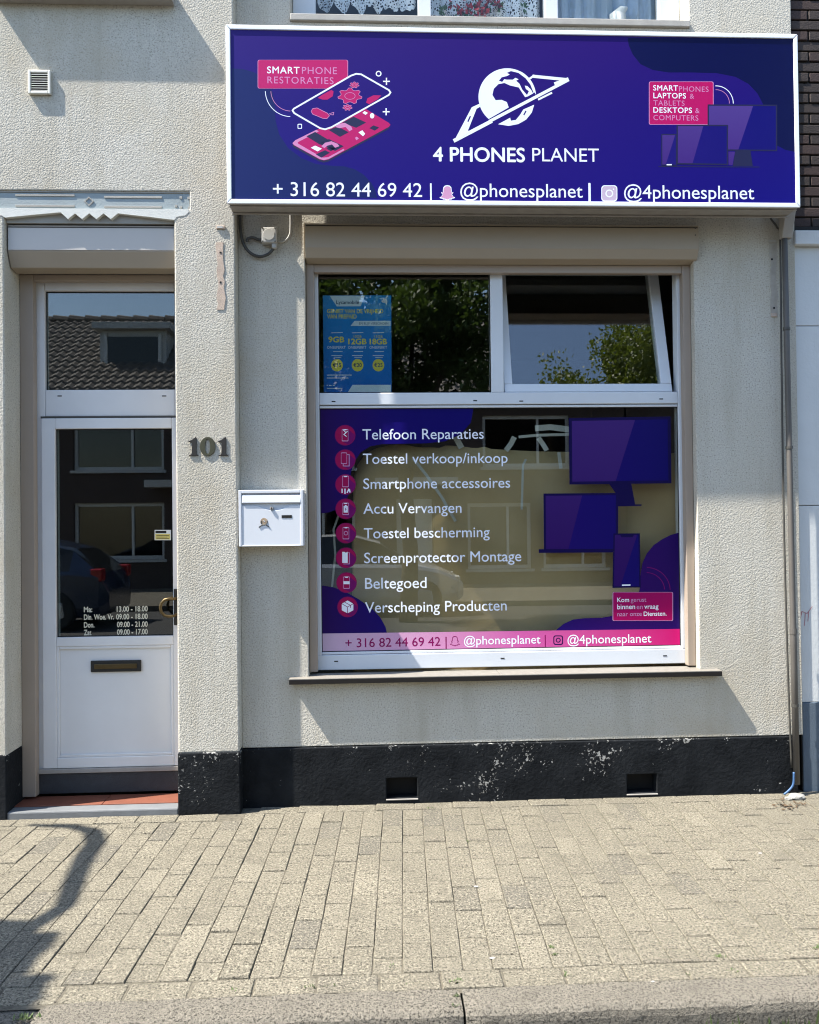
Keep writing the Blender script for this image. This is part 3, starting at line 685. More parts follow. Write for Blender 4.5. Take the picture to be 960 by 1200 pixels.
orn = MB(); orn.tube([(1.50, .215, 4.36), (1.50, .215, 4.46), (1.49, .215, 4.54), (1.52, .215, 4.58), (1.55, .215, 4.595)], [.03, .05, .05, .026, .008], 10)
tag(orn.build('ornament', M['white_china'], smooth=True), 'small pale china bird standing before the plain blue curtain', 'ornament')

# --- door bay
door = part_empty('door', shop)
FY = .158
def db(name, x0, x1, z0, z1, y0=FY, y1=.225, bev=.004, mat='pvc_door'): return box(name, M[mat], door, x0, x1, y0, y1, z0, z1, bev)
db('frame_post', -1.948, -1.834, .140, 2.985); db('frame_post', -1.108, -1.049, .140, 2.985)
db('frame_head', -1.8335, -1.1085, 2.885, 2.985); db('transom', -1.8335, -1.1085, 2.172, 2.322)
box('fanlight_pane', M['glass_dark'], door, -1.834, -1.108, .185, .191, 2.3221, 2.885)
for xx in (-1.79, -1.162): 
    p = at(70 if xx < -1.5 else 192.5, 464, FY); box('drain_slot', M['black'], door, p.x-.012, p.x+.012, FY-.0012, FY-.0005, p.z-.003, p.z+.003)
LX0, LX1, LZ0, LZ1, LY = -1.852, -1.072, .193, 2.160, .146
db('leaf_stile', LX0, -1.776, LZ0, LZ1, LY, .215); db('leaf_stile', -1.126, LX1, LZ0, LZ1, LY, .215)
db('leaf_rail', -1.7758, -1.1262, 2.100, LZ1, LY, .215); db('leaf_rail', -1.7758, -1.1262, .874, .926, LY, .215); db('leaf_rail', -1.7758, -1.1262, LZ0, .252, LY, .215)
for z_ in (2.157,): box('leaf_gap', M['cable'], door, LX0-.004, LX1, .150, .156, 2.1605, 2.1715)
b = MB()                                                # raised moulding round the lower panel
db('leaf_panel', -1.776, -1.126, .252, .874, LY+.014, .205, 0)
db('leaf_moulding', -1.7757, -1.760, .2524, .8736, LY+.004, LY+.0138, .003); db('leaf_moulding', -1.142, -1.1263, .2524, .8736, LY+.004, LY+.0138, .003)
db('leaf_moulding', -1.7598, -1.1422, .2524, .268, LY+.004, LY+.0138, .003); db('leaf_moulding', -1.7598, -1.1422, .858, .8736, LY+.004, LY+.0138, .003)
gasket(door, -1.7757, -1.1263, .9263, 2.0997, .168); gasket(door, -1.834, -1.1085, 2.3223, 2.8848, .185)
box('leaf_pane', M['glass_dark'], door, -1.7755, -1.1265, .168, .174, .9265, 2.0995)
sl_ = at(106, 788, LY); sr = at(165, 773.5, LY)
b = MB(); b.box(sl_.x, sr.x, LY+.001, LY+.0135, sl_.z, sr.z); b.build('letter_slot', M['patina'], door, .004)
box('letter_flap', M['bronze'], door, sl_.x+.022, sr.x-.022, LY-.005, LY+.0008, sl_.z+.018, sr.z-.018, .004)
# pull handle, a bent bar on a long plate on the closing stile
hx = -1.103
box('handle_plate', M['patina'], door, hx-.018, hx+.014, LY-.006, LY-.0005, .985, 1.19, .003)
hp = [Vector((hx, LY-.006, 1.135)), Vector((hx-.010, LY-.045, 1.137)), Vector((hx-.030, LY-.055, 1.139)), Vector((hx-.055, LY-.058, 1.134)), Vector((hx-.073, LY-.058, 1.115)), Vector((hx-.079, LY-.058, 1.09)),
      Vector((hx-.073, LY-.058, 1.064)), Vector((hx-.055, LY-.058, 1.045)), Vector((hx-.030, LY-.055, 1.040)), Vector((hx-.010, LY-.045, 1.042)), Vector((hx, LY-.006, 1.044))]
MB().tube(hp, .0085, 10).build('handle', M['bronze'], door, smooth=True)
M['hours'] = plain('cream_lettering', (.60, .57, .44), .5, var=.15, scale=60)
HY = .1674; PRINT.append(HY)
for yb, l_, r_, x0, x1, rx in ((717.3, 'Ma:', '13.00 - 18.00', 98.5, 108, 137), (726.3, 'Din. Woe. Vr.', '09.00 - 18.00', 98.5, 133.5, 136.3), (735.4, 'Don.', '09.00 - 21.00', 98.5, 110.5, 137.3), (744.3, 'Zat', '09.00 - 17.00', 98.5, 107, 137.3)):
    text(l_, x0, yb, x1, HY, M['hours'], door, .03, hy=6.2); text(r_, rx, yb-.5, 173, HY, M['hours'], door, .03, hy=6.2)
M['yellow'] = plain('yellow_sticker', (.60, .50, .14), .5, var=.1); M['white'] = plain('white_sticker', (.7, .7, .66), .5)
decal('warning_sticker', [(181.2, 621), (200.4, 621), (200.4, 633), (181.2, 633)], HY, M['white'], door)
decal('warning_sticker_field', [(182, 625.6), (199.6, 625.6), (199.6, 632.3), (182, 632.3)], HY-.0004, M['yellow'], door)
decal('warning_sticker_head', [(182.2, 622), (195, 622), (195, 624.9), (182.2, 624.9)], HY-.0004, M['stone_dark'], door)
strokes('warning_sticker_lines', [[(183.5, 627.6), (198, 627.6)], [(183.5, 629.4), (196, 629.4)], [(183.5, 631), (198, 631)]], .6, HY-.0008, M['stone_dark'], door)
# threshold and step
box('threshold_bar', M['alu_grey'], door, -1.948, -1.049, .138, .205, .166, .1915, .003); box('threshold', M['thresh'], door, -1.9485, -1.0485, .150, .28, .05, .1655, .004)
step = part_empty('door_step', shop)
box('step_tile', M['tile_red'], step, -1.9485, -1.4805, -.005, .1495, -.01, .0385, .003); box('step_tile', M['tile_red'], step, -1.4785, -1.0485, -.005, .1495, -.01, .0385, .003)
box('step_stone', M['step_stone'], step, -1.9485, -1.0485, -.093, -.007, -.02, .036, .008)
# shutter over the door
dsh = part_empty('door_shutter', shop)
MB().prism_x([(-.057, 3.180), (-.057, 3.038), (-.020, 2.958), (.055, 2.950), (.10, 2.962), (.10, 3.180)], -1.944, -1.052).build('shutter_box', M['taupe_box'], dsh, .004)
M['box_paint'] = plain('pale_shutter_face', (.50, .475, .44), .45, var=.05, scale=3)
box('shutter_face', M['box_paint'], dsh, -1.940, -1.056, -.0605, -.0575, 3.044, 3.164, .001); box('box_seam', M['stone_dark'], dsh, -1.940, -1.056, -.0602, -.0575, 3.167, 3.170)
box('guide_rail', M['taupe'], dsh, -1.9475, -1.874, .100, .150, .052, 2.961, .003); box('guide_rail', M['taupe'], dsh, -1.085, -1.0495, .100, .150, .052, 2.961, .003)
box('shutter_end_slat', M['taupe'], dsh, -1.8735, -1.0855, .103, .145, 2.925, 2.961, .003)
# ornamental lintel over the door
lin = part_empty('lintel', shop)
def lp(px, py, Y=PY-.012): 
    q = at(px/4, 215+py/4, Y); return (q.x, q.z)
zt, zb = 3.322, 3.226
box('lintel_band', M['lintel_blue'], lin, -2.359, -.9655, PY+.008, PY+.06, 3.259, 3.346, .003)
box('lintel_shadow_strip', M['lintel_grey'], lin, -2.359, -.9655, PY+.004, PY+.06, 3.3462, 3.3535, .004)  # thin grey strip standing in for the shadow line under the stucco edge
low = [(20, 156), (150, 143), (280, 131), (315, 163), (348, 136), (381, 163), (415, 136), (449, 163), (482, 136), (516, 163), (550, 136), (690, 152), (815, 167)]
pts = [lp(a, c_) for a, c_ in low]
poly = [(-2.35, 3.2585), (-2.35, 3.215)]+[(-1.959, 3.218)]+pts+[(-1.033, 3.216), (-.987, 3.225), (-.968, 3.243), (-.972, 3.2585)]
MB().prism_y(poly, PY-.0015, PY+.05).build('lintel_face', M['lintel_white'], lin)
box('lintel_soffit_board', M['lintel_grey'], lin, -1.948, -1.049, PY+.024, PY+.06, 3.187, 3.2583)
def groove(x0, y0, x1, y1):
    a = lp(x0, y0); c_ = lp(x1, y1); zc = (a[1]+c_[1])/2; box('lintel_groove', M['lintel_grey'], lin, a[0], c_[0], PY+.0045, PY+.0078, zc-.006, zc+.006, .002)
for g_ in ((65, 46, 345, 51), (65, 97, 345, 101), (483, 55, 756, 61), (483, 102, 756, 106)): groove(*g_)
cq = lp(412, 77); b = MB()
for sx, sz in ((-1, 1), (1, 1), (-1, -1), (1, -1)):
    d_ = .026; th = .004
    b.prism_y([(cq[0]+sx*d_, cq[1]), (cq[0], cq[1]+sz*d_), (cq[0], cq[1]+sz*(d_-.008)), (cq[0]+sx*(d_-.008), cq[1])], PY+.0045, PY+.0078)
b.build('lintel_diamond', M['lintel_grey'], lin)
for px, py in ((845, 60), (882, 62), (845, 106), (884, 108), (822, 100)):
    q = lp(px, py); box('lintel_stud', M['lintel_grey'], lin, q[0]-.007, q[0]+.007, PY+.0045, PY+.0078, q[1]-.007, q[1]+.007, .002)
# sill of the window over the door
us = part_empty('upper_sill', shop)
box('sill_slab', M['concrete'], us, -1.986, -1.037, PY-.0735, PY-.0005, 4.388, 4.435, .005); box('sill_drip', M['alu_grey'], us, -1.986, -1.037, PY-.0725, PY-.0008, 4.363, 4.3876, .003)
b = MB().box(-1.9595, -1.0705, .0, .05, 4.441, 5.699); b.build('side_upper_pane', M['glass_dark'], us)
b = MB().box(-3.9995, -2.6005, .05, .1, .901, 2.899); b.build('side_window_pane', M['glass_dark'], us)
# scars of removed brackets
M['scar'] = plain('flaked_pinkish_mortar', (.46, .37, .30), .95, var=.35, scale=25, bumpd=.003); M['scar2'] = plain('flaked_white_paint', (.40, .37, .32), .95, var=.3, scale=25, bumpd=.003)
def scar(px0, px1, py0, py1, Y, mat, jag):
    L, R_ = [], []
    for i_ in range(13):
        py = py0+(py1-py0)*i_/12; sh_ = (py-py0)*.014
        L.append((px0+sh_+random.uniform(-jag, jag), py)); R_.append((px1+sh_+random.uniform(-jag, jag), py))
    P = [at(a, c_, Y) for a, c_ in L+R_[::-1]]
    b = MB().prism_y([(p.x, p.z) for p in P], Y-.003, Y+.01); return b.build('bracket_scar', mat, shop)
scar(254.4, 262.3, 284, 363, PY, M['scar'], 1.5); scar(902.5, 909.5, 284, 371, 0, M['scar2'], 1.2)
for py in (296, 331): 
    q = at(258.6, py, PY); box('screw_hole', M['black'], shop, q.x-.005, q.x+.005, PY-.0045, PY, q.z-.005, q.z+.005)
q = at(258.7, 266.6, PY); box('bracket_stub', M['scar'], shop, q.x-.024, q.x+.024, PY-.008, PY, q.z-.010, q.z+.010, .003); box('bracket_stub', M['pvc_grey'], shop, q.x-.018, q.x+.012, PY-.010, PY-.0085, q.z-.006, q.z+.006)
for px, py in ((904.5, 304), (907, 361)):
    q = at(px, py, 0); box('screw_hole', M['black'], shop, q.x-.005, q.x+.005, -.0045, 0, q.z-.005, q.z+.005)
q = at(905, 283, 0); box('bracket_stub', M['pvc_grey'], shop, q.x-.022, q.x+.02, -.01, 0, q.z-.007, q.z+.007, .003)
q = at(907, 369, 0); box('bracket_stub', M['scar'], shop, q.x-.017, q.x+.017, -.008, 0, q.z-.012, q.z+.010, .003)

# ================================================================== the light-box sign
SX_0, SX_1, SZ_0, SZ_1, SF = -.733, 2.323, 3.222, 4.161, -.270
sign = thing('light_box_sign', 'wide purple light box sign in a white aluminium frame above the shop window', 'sign', (.77, -.13, 3.222))
b = MB(); fwid = .024
box('sign_case', M['alu_grey'], sign, SX_0+.004, SX_1-.004, SF+.012, -.130, SZ_0+.0015, SZ_1-.004, .006)
for a in ((SX_0, SX_1, SZ_1-fwid, SZ_1), (SX_0, SX_1, SZ_0, SZ_0+fwid)):
    zin0, zin1 = (a[2], a[3])
    top_ = a[3] == SZ_1
    pts = [(SX_0, SZ_1), (SX_1, SZ_1), (SX_1-fwid, SZ_1-fwid), (SX_0+fwid, SZ_1-fwid)] if top_ else [(SX_0, SZ_0), (SX_0+fwid, SZ_0+fwid), (SX_1-fwid, SZ_0+fwid), (SX_1, SZ_0)]
    MB().prism_y(pts, SF, SF+.0115).build('frame', M['alu'], sign, .003)
MB().prism_y([(SX_0, SZ_0+.003), (SX_0, SZ_1-.003), (SX_0+fwid-.0006, SZ_1-fwid-.003), (SX_0+fwid-.0006, SZ_0+fwid+.003)], SF, SF+.0115).build('frame', M['alu'], sign, .003)
MB().prism_y([(SX_1, SZ_0+.003), (SX_1-fwid+.0006, SZ_0+fwid+.003), (SX_1-fwid+.0006, SZ_1-fwid-.003), (SX_1, SZ_1-.003)], SF, SF+.0115).build('frame', M['alu'], sign, .003)
box('frame_lip', M['alu_grey'], sign, SX_0+.004, SX_1-.004, SF+.030, SF+.046, SZ_0-.006, SZ_0+.001, .002)
box('frame_lip', M['alu_grey'], sign, SX_0+.004, SX_1-.004, -.146, -.132, SZ_0-.008, SZ_0+.001, .002)
for xx in (-.55, .8, 2.05): box('sign_bracket', M['alu_grey'], sign, xx-.02, xx+.02, -.1295, -.001 if xx > -.5 else PY-.001, 3.6, 3.64, .002)
# purple print, the colour runs of the printed panel
xg = NM('sign_print'); xg.set(roughness=.35); xg.b.inputs['Specular IOR Level'].default_value = .15
sp = xg.n('SeparateXYZ'); xg.l(xg.pos(), sp.inputs[0])
def mr(sock, lo, hi):
    r = xg.n('MapRange'); xg.l(sock, r.inputs[0]); r.inputs[1].default_value = lo; r.inputs[2].default_value = hi; return r.outputs[0]
cz = xg.ramp(mr(sp.outputs[2], SZ_0, SZ_1), [(0, srgb(20, 14, 160)), (.5, srgb(40, 20, 148)), (1, srgb(66, 28, 140))])
cx_ = xg.ramp(mr(sp.outputs[0], SX_0, SX_1), [(0, srgb(56, 44, 160)), (.5, srgb(54, 22, 146)), (1, srgb(26, 10, 146))])
xg.base(xg.mix(.5, cz, cx_)); M['s_print'] = xg.m
M['s_navy'] = gradient('sign_navy', [(0, srgb(40, 56, 130)), (.35, srgb(34, 44, 122)), (.7, srgb(10, 18, 92)), (1, srgb(8, 16, 88))], 'X', SX_0, SX_1, .3)
M['s_white'] = plain('sign_white', (.80, .84, .92), .35, var=.02); M['s_pink'] = gradient('sign_pink', [(0, srgb(214, 44, 120)), (1, srgb(206, 14, 108))], 'X', SX_0, SX_1, .3)
M['s_pale'] = plain('sign_pale_pink', srgb(238, 150, 205), .35, var=.02); M['s_shadow'] = plain('sign_deep_navy', srgb(24, 18, 84), .35, var=.03)
M['s_blue'] = gradient('sign_screen', [(0, srgb(44, 30, 150)), (1, srgb(26, 18, 142))], 'X', 1.5, 2.1, .3); M['s_hi'] = gradient('sign_screen_highlight', [(0, srgb(78, 36, 150)), (1, srgb(104, 78, 176))], 'Z', 3.3, 3.75, .3)
PN = SF+.006; PRINT.append(PN)
pan = box('panel', M['s_print'], sign, SX_0+fwid-.0008, SX_1-fwid+.0008, PN, SF+.0118, SZ_0+fwid-.0008, SZ_1-fwid+.0008)
def z1(p, o=(260, 0), s=2.8235): return [(o[0]+a/s, o[1]+c_/s) for a, c_ in p]
N1 = PN-.0006
decal('navy_blob', z1([(32, 226), (70, 228), (110, 240), (145, 265), (168, 305), (176, 350), (178, 400), (190, 445), (220, 490), (262, 522), (310, 542), (360, 548), (405, 550), (440, 560), (470, 578), (495, 605), (508, 630), (514, 655), (30, 658)]), N1, M['s_navy'], pan)
decal('navy_blob', z1([(362, 118), (365, 140), (378, 170), (402, 200), (440, 218), (490, 226), (560, 226), (640, 228), (700, 240), (740, 262), (768, 292), (785, 325), (800, 380), (812, 430), (830, 455), (855, 468), (884, 474), (886, 116)], (600, 0), 2.6667), N1, M['s_navy'], pan)
# left: repair advert
decal('pink_card', rr(302, 70, 408, 103.6, 2.2), N1-.0006, M['s_pink'], pan); ring('pink_card_rim', rr(302, 70, 408, 103.6, 2.2), .7, N1-.0010, M['s_pale'], pan)
C2 = N1-.0014
text('SMART', 313.2, 85.6, 351, C2, M['s_white'], pan, .012, 1.12); text('PHONE', 354, 86.2, 395, C2, M['s_pale'], pan, 0, 1.12); text('RESTORATIES', 313.5, 97.4, 391, C2, M['s_pale'], pan, 0, 1.14)
strokes('arc_line', [circ(341, 106, 30, 30.5, 16, 92, 178)], .8, N1-.0005, M['s_white'], pan); strokes('arc_line', [circ(341, 106, 23.5, 24, 16, 92, 178)], .6, N1-.0005, M['s_pale'], pan)
iso = lambda cx, cy, r, n_, rin, ph=0: [(cx+(r if (k//2) % 2 == 0 else rin)*math.cos(2*math.pi*(k+.5)/(4*n_)+ph), cy+.66*(r if (k//2) % 2 == 0 else rin)*math.sin(2*math.pi*(k+.5)/(4*n_)+ph)) for k in range(4*n_)]
o3 = (330, 75); s3 = 6.857
lowp = z1([(88, 635), (110, 612), (300, 520), (620, 345), (660, 350), (860, 470), (876, 488), (862, 505), (380, 765), (340, 774), (305, 765), (100, 652)], o3, s3)
decal('phone_back', [(a-.3, c_+2.6) for a, c_ in lowp], N1-.0008, M['s_shadow'], pan); decal('phone_back_body', lowp, N1-.0011, M['s_pink'], pan)
decal('phone_back_edge', z1([(88, 635), (110, 612), (280, 528), (300, 540), (130, 628), (135, 640), (330, 752), (375, 748), (500, 680), (505, 692), (380, 762), (340, 772), (305, 762), (100, 650)], o3, s3), N1-.0014, M['s_pale'], pan)
for pts in ([(200, 580), (270, 545), (380, 610), (310, 648)], [(380, 530), (450, 500), (540, 548), (470, 585)], [(300, 640), (380, 602), (500, 660), (430, 698)], [(490, 470), (580, 422), (680, 470), (600, 512)], [(275, 725), (350, 692), (390, 712), (320, 752)], [(705, 515), (740, 492), (785, 510), (750, 535)], [(360, 680), (400, 655), (436, 676), (398, 700)]):
    decal('phone_part', z1(pts, o3, s3), N1-.0016, M['s_shadow'], pan)
decal('phone_part', z1([(320, 660), (350, 632), (400, 620), (450, 640), (465, 660), (430, 672), (405, 645), (370, 655), (345, 675)], o3, s3), N1-.0019, M['s_pale'], pan)
decal('phone_part', z1([(430, 505), (460, 480), (510, 472), (560, 500), (570, 525), (545, 540), (515, 505), (470, 515)], o3, s3), N1-.0019, M['s_pale'], pan)
decal('phone_part', z1([(235, 672), (270, 655), (325, 680), (290, 702)], o3, s3), N1-.0021, M['s_white'], pan); decal('phone_part', z1([(618, 548), (650, 532), (672, 560), (655, 580)], o3, s3), N1-.0021, M['s_white'], pan)
decal('phone_part', z1([(650, 392), (668, 378), (694, 392), (675, 408)], o3, s3), N1-.0021, M['s_white'], pan); decal('phone_part', z1(circ(728, 415, 18, 22, 12), o3, s3), N1-.0021, M['s_white'], pan); decal('phone_part', z1([(590, 592), (605, 583), (622, 598), (602, 612)], o3, s3), N1-.0021, M['s_pale'], pan)
topp = z1([(88, 372), (100, 358), (560, 92), (600, 78), (640, 82), (862, 208), (876, 228), (862, 248), (400, 508), (350, 524), (310, 515), (102, 394)], o3, s3)
decal('phone_glass', topp, N1-.0024, M['s_print'], pan); strokes('phone_glass_rim', [topp+[topp[0]]], 1.9, N1-.0027, M['s_white'], pan)
for cx, cy, r, rin in ((550, 256, 98, 74), (586, 168, 38, 27), (530, 348, 38, 27)):
    q = z1([(cx, cy)], o3, s3)[0]; decal('gear', iso(q[0], q[1], r/s3, 7, rin/s3), N1-.0036, M['s_pink'], pan); strokes('gear_rim', [(lambda L: L+[L[0]])(iso(q[0], q[1], r/s3, 7, rin/s3))], .5, N1-.0038, M['s_pale'], pan)
    ring('gear_hub', [(a, q[1]+(c_-q[1])*.66) for a, c_ in circ(q[0], q[1], r*.45/s3, n=16)], .6, N1-.0048, M['s_pale'], pan)
decal('gear', z1([(290, 272), (330, 245), (400, 208), (418, 218), (412, 258), (370, 285), (330, 285)], o3, s3), N1-.0036, M['s_pink'], pan); decal('gear', z1([(680, 310), (690, 275), (740, 250), (802, 252), (770, 285), (705, 322)], o3, s3), N1-.0036, M['s_pink'], pan)
decal('spanner', z1([(238, 380), (250, 358), (285, 352), (370, 395), (385, 415), (365, 438), (330, 435), (250, 402)], o3, s3), N1-.0036, M['s_pink'], pan); strokes('spanner_rim', [z1([(238, 380), (250, 358), (285, 352), (370, 395), (385, 415), (365, 438), (330, 435), (250, 402), (238, 380)], o3, s3), z1([(385, 398), (420, 388), (418, 408), (388, 406)], o3, s3)], .6, N1-.0038, M['s_pale'], pan)
ring('circle_mark', circ(443.8, 86.2, 3.4, n=20), 1.3, N1-.0004, M['s_white'], pan); ring('square_mark', rr(348.8, 145, 354, 150.8, 1.0), 1.1, N1-.0004, M['s_white'], pan)
for cx, cy in ((453, 95.2), (452.6, 130.8)): strokes('plus_mark', [[(cx-3.6, cy), (cx+3.6, cy)], [(cx, cy-3.8), (cx, cy+3.8)]], 1.5, N1-.0004, M['s_white'], pan)
# centre: globe with a phone for a ring
o4 = (500, 70); s4 = 4.571
Z4 = lambda p: z1(p, o4, s4)
gl = [(432+154*math.cos(math.radians(a)), 199+154*math.sin(math.radians(a))) for a in range(0, 360, 5)]
above = [p for p in gl if (p[1]-320) < (p[0]-335)*(185-320)/(580-335)+2]
above.sort(key=lambda p: (math.degrees(math.atan2(p[1]-199, p[0]-432)) - 128) % 360)
decal('globe', Z4(above), N1-.0004, M['s_white'], pan)
decal('globe_land', Z4([(385, 130), (418, 124), (446, 137), (494, 148), (512, 176), (528, 200), (540, 196), (536, 214), (500, 235), (443, 263), (430, 226), (402, 214), (370, 216), (353, 188), (360, 155)]), N1-.0008, M['s_print'], pan)
decal('globe_land', Z4([(388, 112), (402, 94), (432, 86), (446, 78), (430, 70), (452, 60), (492, 70), (530, 98), (556, 132), (571, 170), (574, 186), (560, 160), (540, 140), (526, 138), (532, 156), (548, 168), (538, 188), (512, 158), (498, 128), (480, 112), (494, 104), (476, 96), (462, 106), (430, 106), (416, 104), (405, 118)]), N1-.0010, M['s_print'], pan)
strokes('globe_rim', [Z4([(432+153*math.cos(math.radians(a)), 199+153*math.sin(math.radians(a))) for a in range(-62, -4, 4)])], .8, N1-.0014, M['s_white'], pan)
strokes('planet_ring', [(Z4([(150, 432), (345, 330)]), 4.4), (Z4([(340, 328), (758, 108)]), 3.6), (Z4([(752, 106), (572, 88)]), 3.6), (Z4([(576, 84), (548, 104)]), 2.4), (Z4([(690, 128), (756, 104)]), 4.0)], 3, N1-.0018, M['s_white'], pan)
decal('planet_phone', Z4([(153, 424), (242, 254), (286, 234), (290, 250), (268, 262), (222, 378), (232, 386), (172, 428), (160, 434)]), N1-.0030, M['s_white'], pan)
decal('planet_phone_slot', Z4([(218, 330), (232, 300), (238, 303), (225, 333)]), N1-.0033, M['s_print'], pan)
decal('planet_foot', Z4([(383, 345), (448, 310), (452, 326), (478, 322), (500, 296), (518, 266), (577, 240), (564, 282), (534, 320), (492, 344), (440, 354)]), N1-.0006, M['s_white'], pan); decal('planet_foot_slot', Z4([(518, 294), (530, 272), (536, 275), (524, 298)]), N1-.0009, M['s_print'], pan)
strokes('planet_bar', [Z4([(600, 212), (670, 177)])], 2.2, N1-.0006, M['s_white'], pan)
text('4 PHONES', 508, 188.6, 615, N1-.0006, M['s_white'], pan, .020); text('PLANET', 624, 188.8, 702, N1-.0006, M['s_white'], pan)
# foot line
text('+ 316 82 44 69 42 |', 320, 229.4, 506, N1-.0012, M['s_white'], pan, .003); text('@phonesplanet', 539.6, 230.4, 683, N1-.0012, M['s_white'], pan, .003); text('|', 690.2, 231, 692, N1-.0012, M['s_white'], pan, .02); text('@4phonesplanet', 731.6, 232.2, 884, N1-.0012, M['s_white'], pan, .003)
M['s_gh'] = gradient('ghost_pink', [(0, srgb(225, 60, 165)), (1, srgb(240, 175, 215))], 'Z', 3.19, 3.25, .35); M['s_ig'] = gradient('camera_pink', [(0, srgb(205, 70, 145)), (1, srgb(225, 205, 228))], 'Z', 3.19, 3.25, .35)
decal('ghost_icon', ghost(524.3, 226, 9.2), N1-.0006, M['s_white'], pan); decal('ghost_icon_fill', ghost(524.3, 226, 7.9), N1-.0009, M['s_gh'], pan)
decal('camera_icon', rr(704.8, 217, 723.6, 236, 4), N1-.0006, M['s_white'], pan); decal('camera_icon_fill', rr(705.8, 218, 722.6, 235, 3.4), N1-.0009, M['s_ig'], pan); ring('camera_icon_lens', circ(714.2, 226.6, 4.6, n=20), 1.4, N1-.0012, M['s_white'], pan); decal('camera_icon_dot', circ(719.2, 221.6, .9, n=8), N1-.0012, M['s_white'], pan)
# right: devices
decal('pink_card', rr(760.6, 95.4, 836.4, 146, 2), N1-.0006, M['s_pink'], pan); ring('pink_card_rim', rr(760.6, 95.4, 836.4, 146, 2), .9, N1-.0010, M['s_pale'], pan)
for body, x0, x1, yb, bd, sp_ in (('SMART', 765.8, 794.6, 105.8, .014, 1.1), ('PHONES', 796, 830.6, 107, 0, 1.1), ('LAPTOPS', 766, 804, 114.8, .014, 1.1), ('&', 808.6, 813.6, 115.4, 0, 1), ('TABLETS', 766, 802.4, 123.4, 0, 1.12), ('DESKTOPS', 766, 811, 131.8, .014, 1.1), ('&', 815, 820, 132.4, 0, 1), ('COMPUTERS', 766, 818.6, 140.6, 0, 1.1)):
    text(body, x0, yb, x1, C2, M['s_white'] if bd else M['s_pale'], pan, bd, sp_)
strokes('arc_line', [circ(839.5, 121, 20, 20.5, 16, -92, 0)], .9, N1-.0005, M['s_white'], pan); strokes('arc_line', [circ(839.5, 121, 15.5, 16, 16, -92, 0)], .6, N1-.0005, M['s_pale'], pan)
def dev2(pts, ins, hi, Y, nm):
    decal(nm, pts, Y, M['s_shadow'], pan); cx = sum(p[0] for p in pts)/4; cy = sum(p[1] for p in pts)/4
    q = [(a+(ins if a < cx else -ins), c_+(ins if c_ < cy else -ins)) for a, c_ in pts]
    decal(nm+'_screen', q, Y-.0003, M['s_blue'], pan); (ax, ay), (bx, by), (ex, ey), (dx, dy) = q
    decal(nm+'_highlight', [(ax, ay), (ax+(bx-ax)*hi[0], ay+(by-ay)*hi[0]), (dx+(ex-dx)*hi[1], dy+(ey-dy)*hi[1]), (dx, dy)], Y-.0006, M['s_hi'], pan)
decal('monitor_stand', [(862, 176), (879.6, 176), (882.4, 194.4), (859, 194.4)], N1-.0012, M['s_shadow'], pan); decal('monitor_stand_light', [(853.8, 177.6), (861.6, 177.6), (858.6, 193.6), (854, 193)], N1-.0014, M['s_hi'], pan)
dev2([(829.4, 122.2), (911, 122.6), (911, 177), (829.4, 176.4)], 1.6, (.66, .44), N1-.0020, 'monitor'); dev2([(793, 146), (853.4, 146.2), (853.4, 193.4), (793, 192.6)], 1.6, (.52, .30), N1-.0030, 'laptop'); dev2([(775.2, 156.8), (793.4, 157), (793.4, 194), (775.2, 193.8)], 1.2, (.95, .25), N1-.0040, 'phone')
decal('phone_bar', [(781.4, 192.2), (787.4, 192.2), (787.4, 193.6), (781.4, 193.6)], N1-.0050, M['s_white'], pan); strokes('laptop_base', [[(772, 195), (890, 195.6)]], 1.0, N1-.0012, M['s_shadow'], pan)

# ================================================================== things on the facade
mb = thing('mailbox', 'white metal mailbox with lock and small horn emblem beside the shop window', 'mailbox', (-.53, -.05, 1.43))
o5 = (270, 565); s5 = 10.105; MY = -.100
def zz5(px, py, Y=MY): q = at(o5[0]+px/s5, o5[1]+py/s5, Y); return q.x, q.z
bx0, bz1 = zz5(95, 95); bx1, bz0 = zz5(868, 755)
MB().box(bx0, bx1, MY+.016, -.0008, bz0, bz1).build('body', M['mail'], mb, .006)
for a in ((bx0, bx0+.016, bz0, bz1), (bx1-.016, bx1, bz0, bz1), (bx0+.0162, bx1-.0162, bz1-.018, bz1), (bx0+.0162, bx1-.0162, bz0, bz0+.006)): box('rim', M['mail'], mb, a[0], a[1], MY, MY+.0158, a[2], a[3], .003)
fx0, fz1 = zz5(130, 150); fx1, fz0 = zz5(840, 240)
MB().prism_x([(MY+.0155, fz1), (MY+.002, fz1-.004), (MY-.002, fz0), (MY+.004, fz0-.002), (MY+.0155, fz0+.006)], fx0+.003, fx1-.003).build('flap', M['mail'], mb, .002)
dx0, dz1 = zz5(133, 280); dx1, dz0 = zz5(838, 748)
dp = [(dx0, dz0+.003), (dx1, dz0+.003), (dx1, dz1)]
for k in range(15):
    t_ = k/14; q = zz5(715-400*t_, 280+56*math.sin(math.pi*t_)**1.0); dp.append((q[0], q[1]))
dp.append((dx0, dz1)); MB().prism_y(dp, MY+.004, MY+.0155).build('front', M['mail'], mb, .0015)
q = zz5(488, 312); MB().tube([(q[0], MY+.016, q[1]), (q[0], MY-.004, q[1])], .0095, 14).build('lock', M['alu_grey'], mb, .001)
MB().box(q[0]-.002, q[0]+.002, MY-.0055, MY-.0042, q[1]-.006, q[1]+.006).build('keyhole', M['black'], mb)
a, c_ = zz5(607, 425), zz5(727, 390); box('label_slot', M['black'], mb, a[0], c_[0], MY+.0025, MY+.0038, a[1], c_[1])
e = part_empty('emblem', mb); e.matrix_parent_inverse = Matrix.Translation(mb.location).inverted()
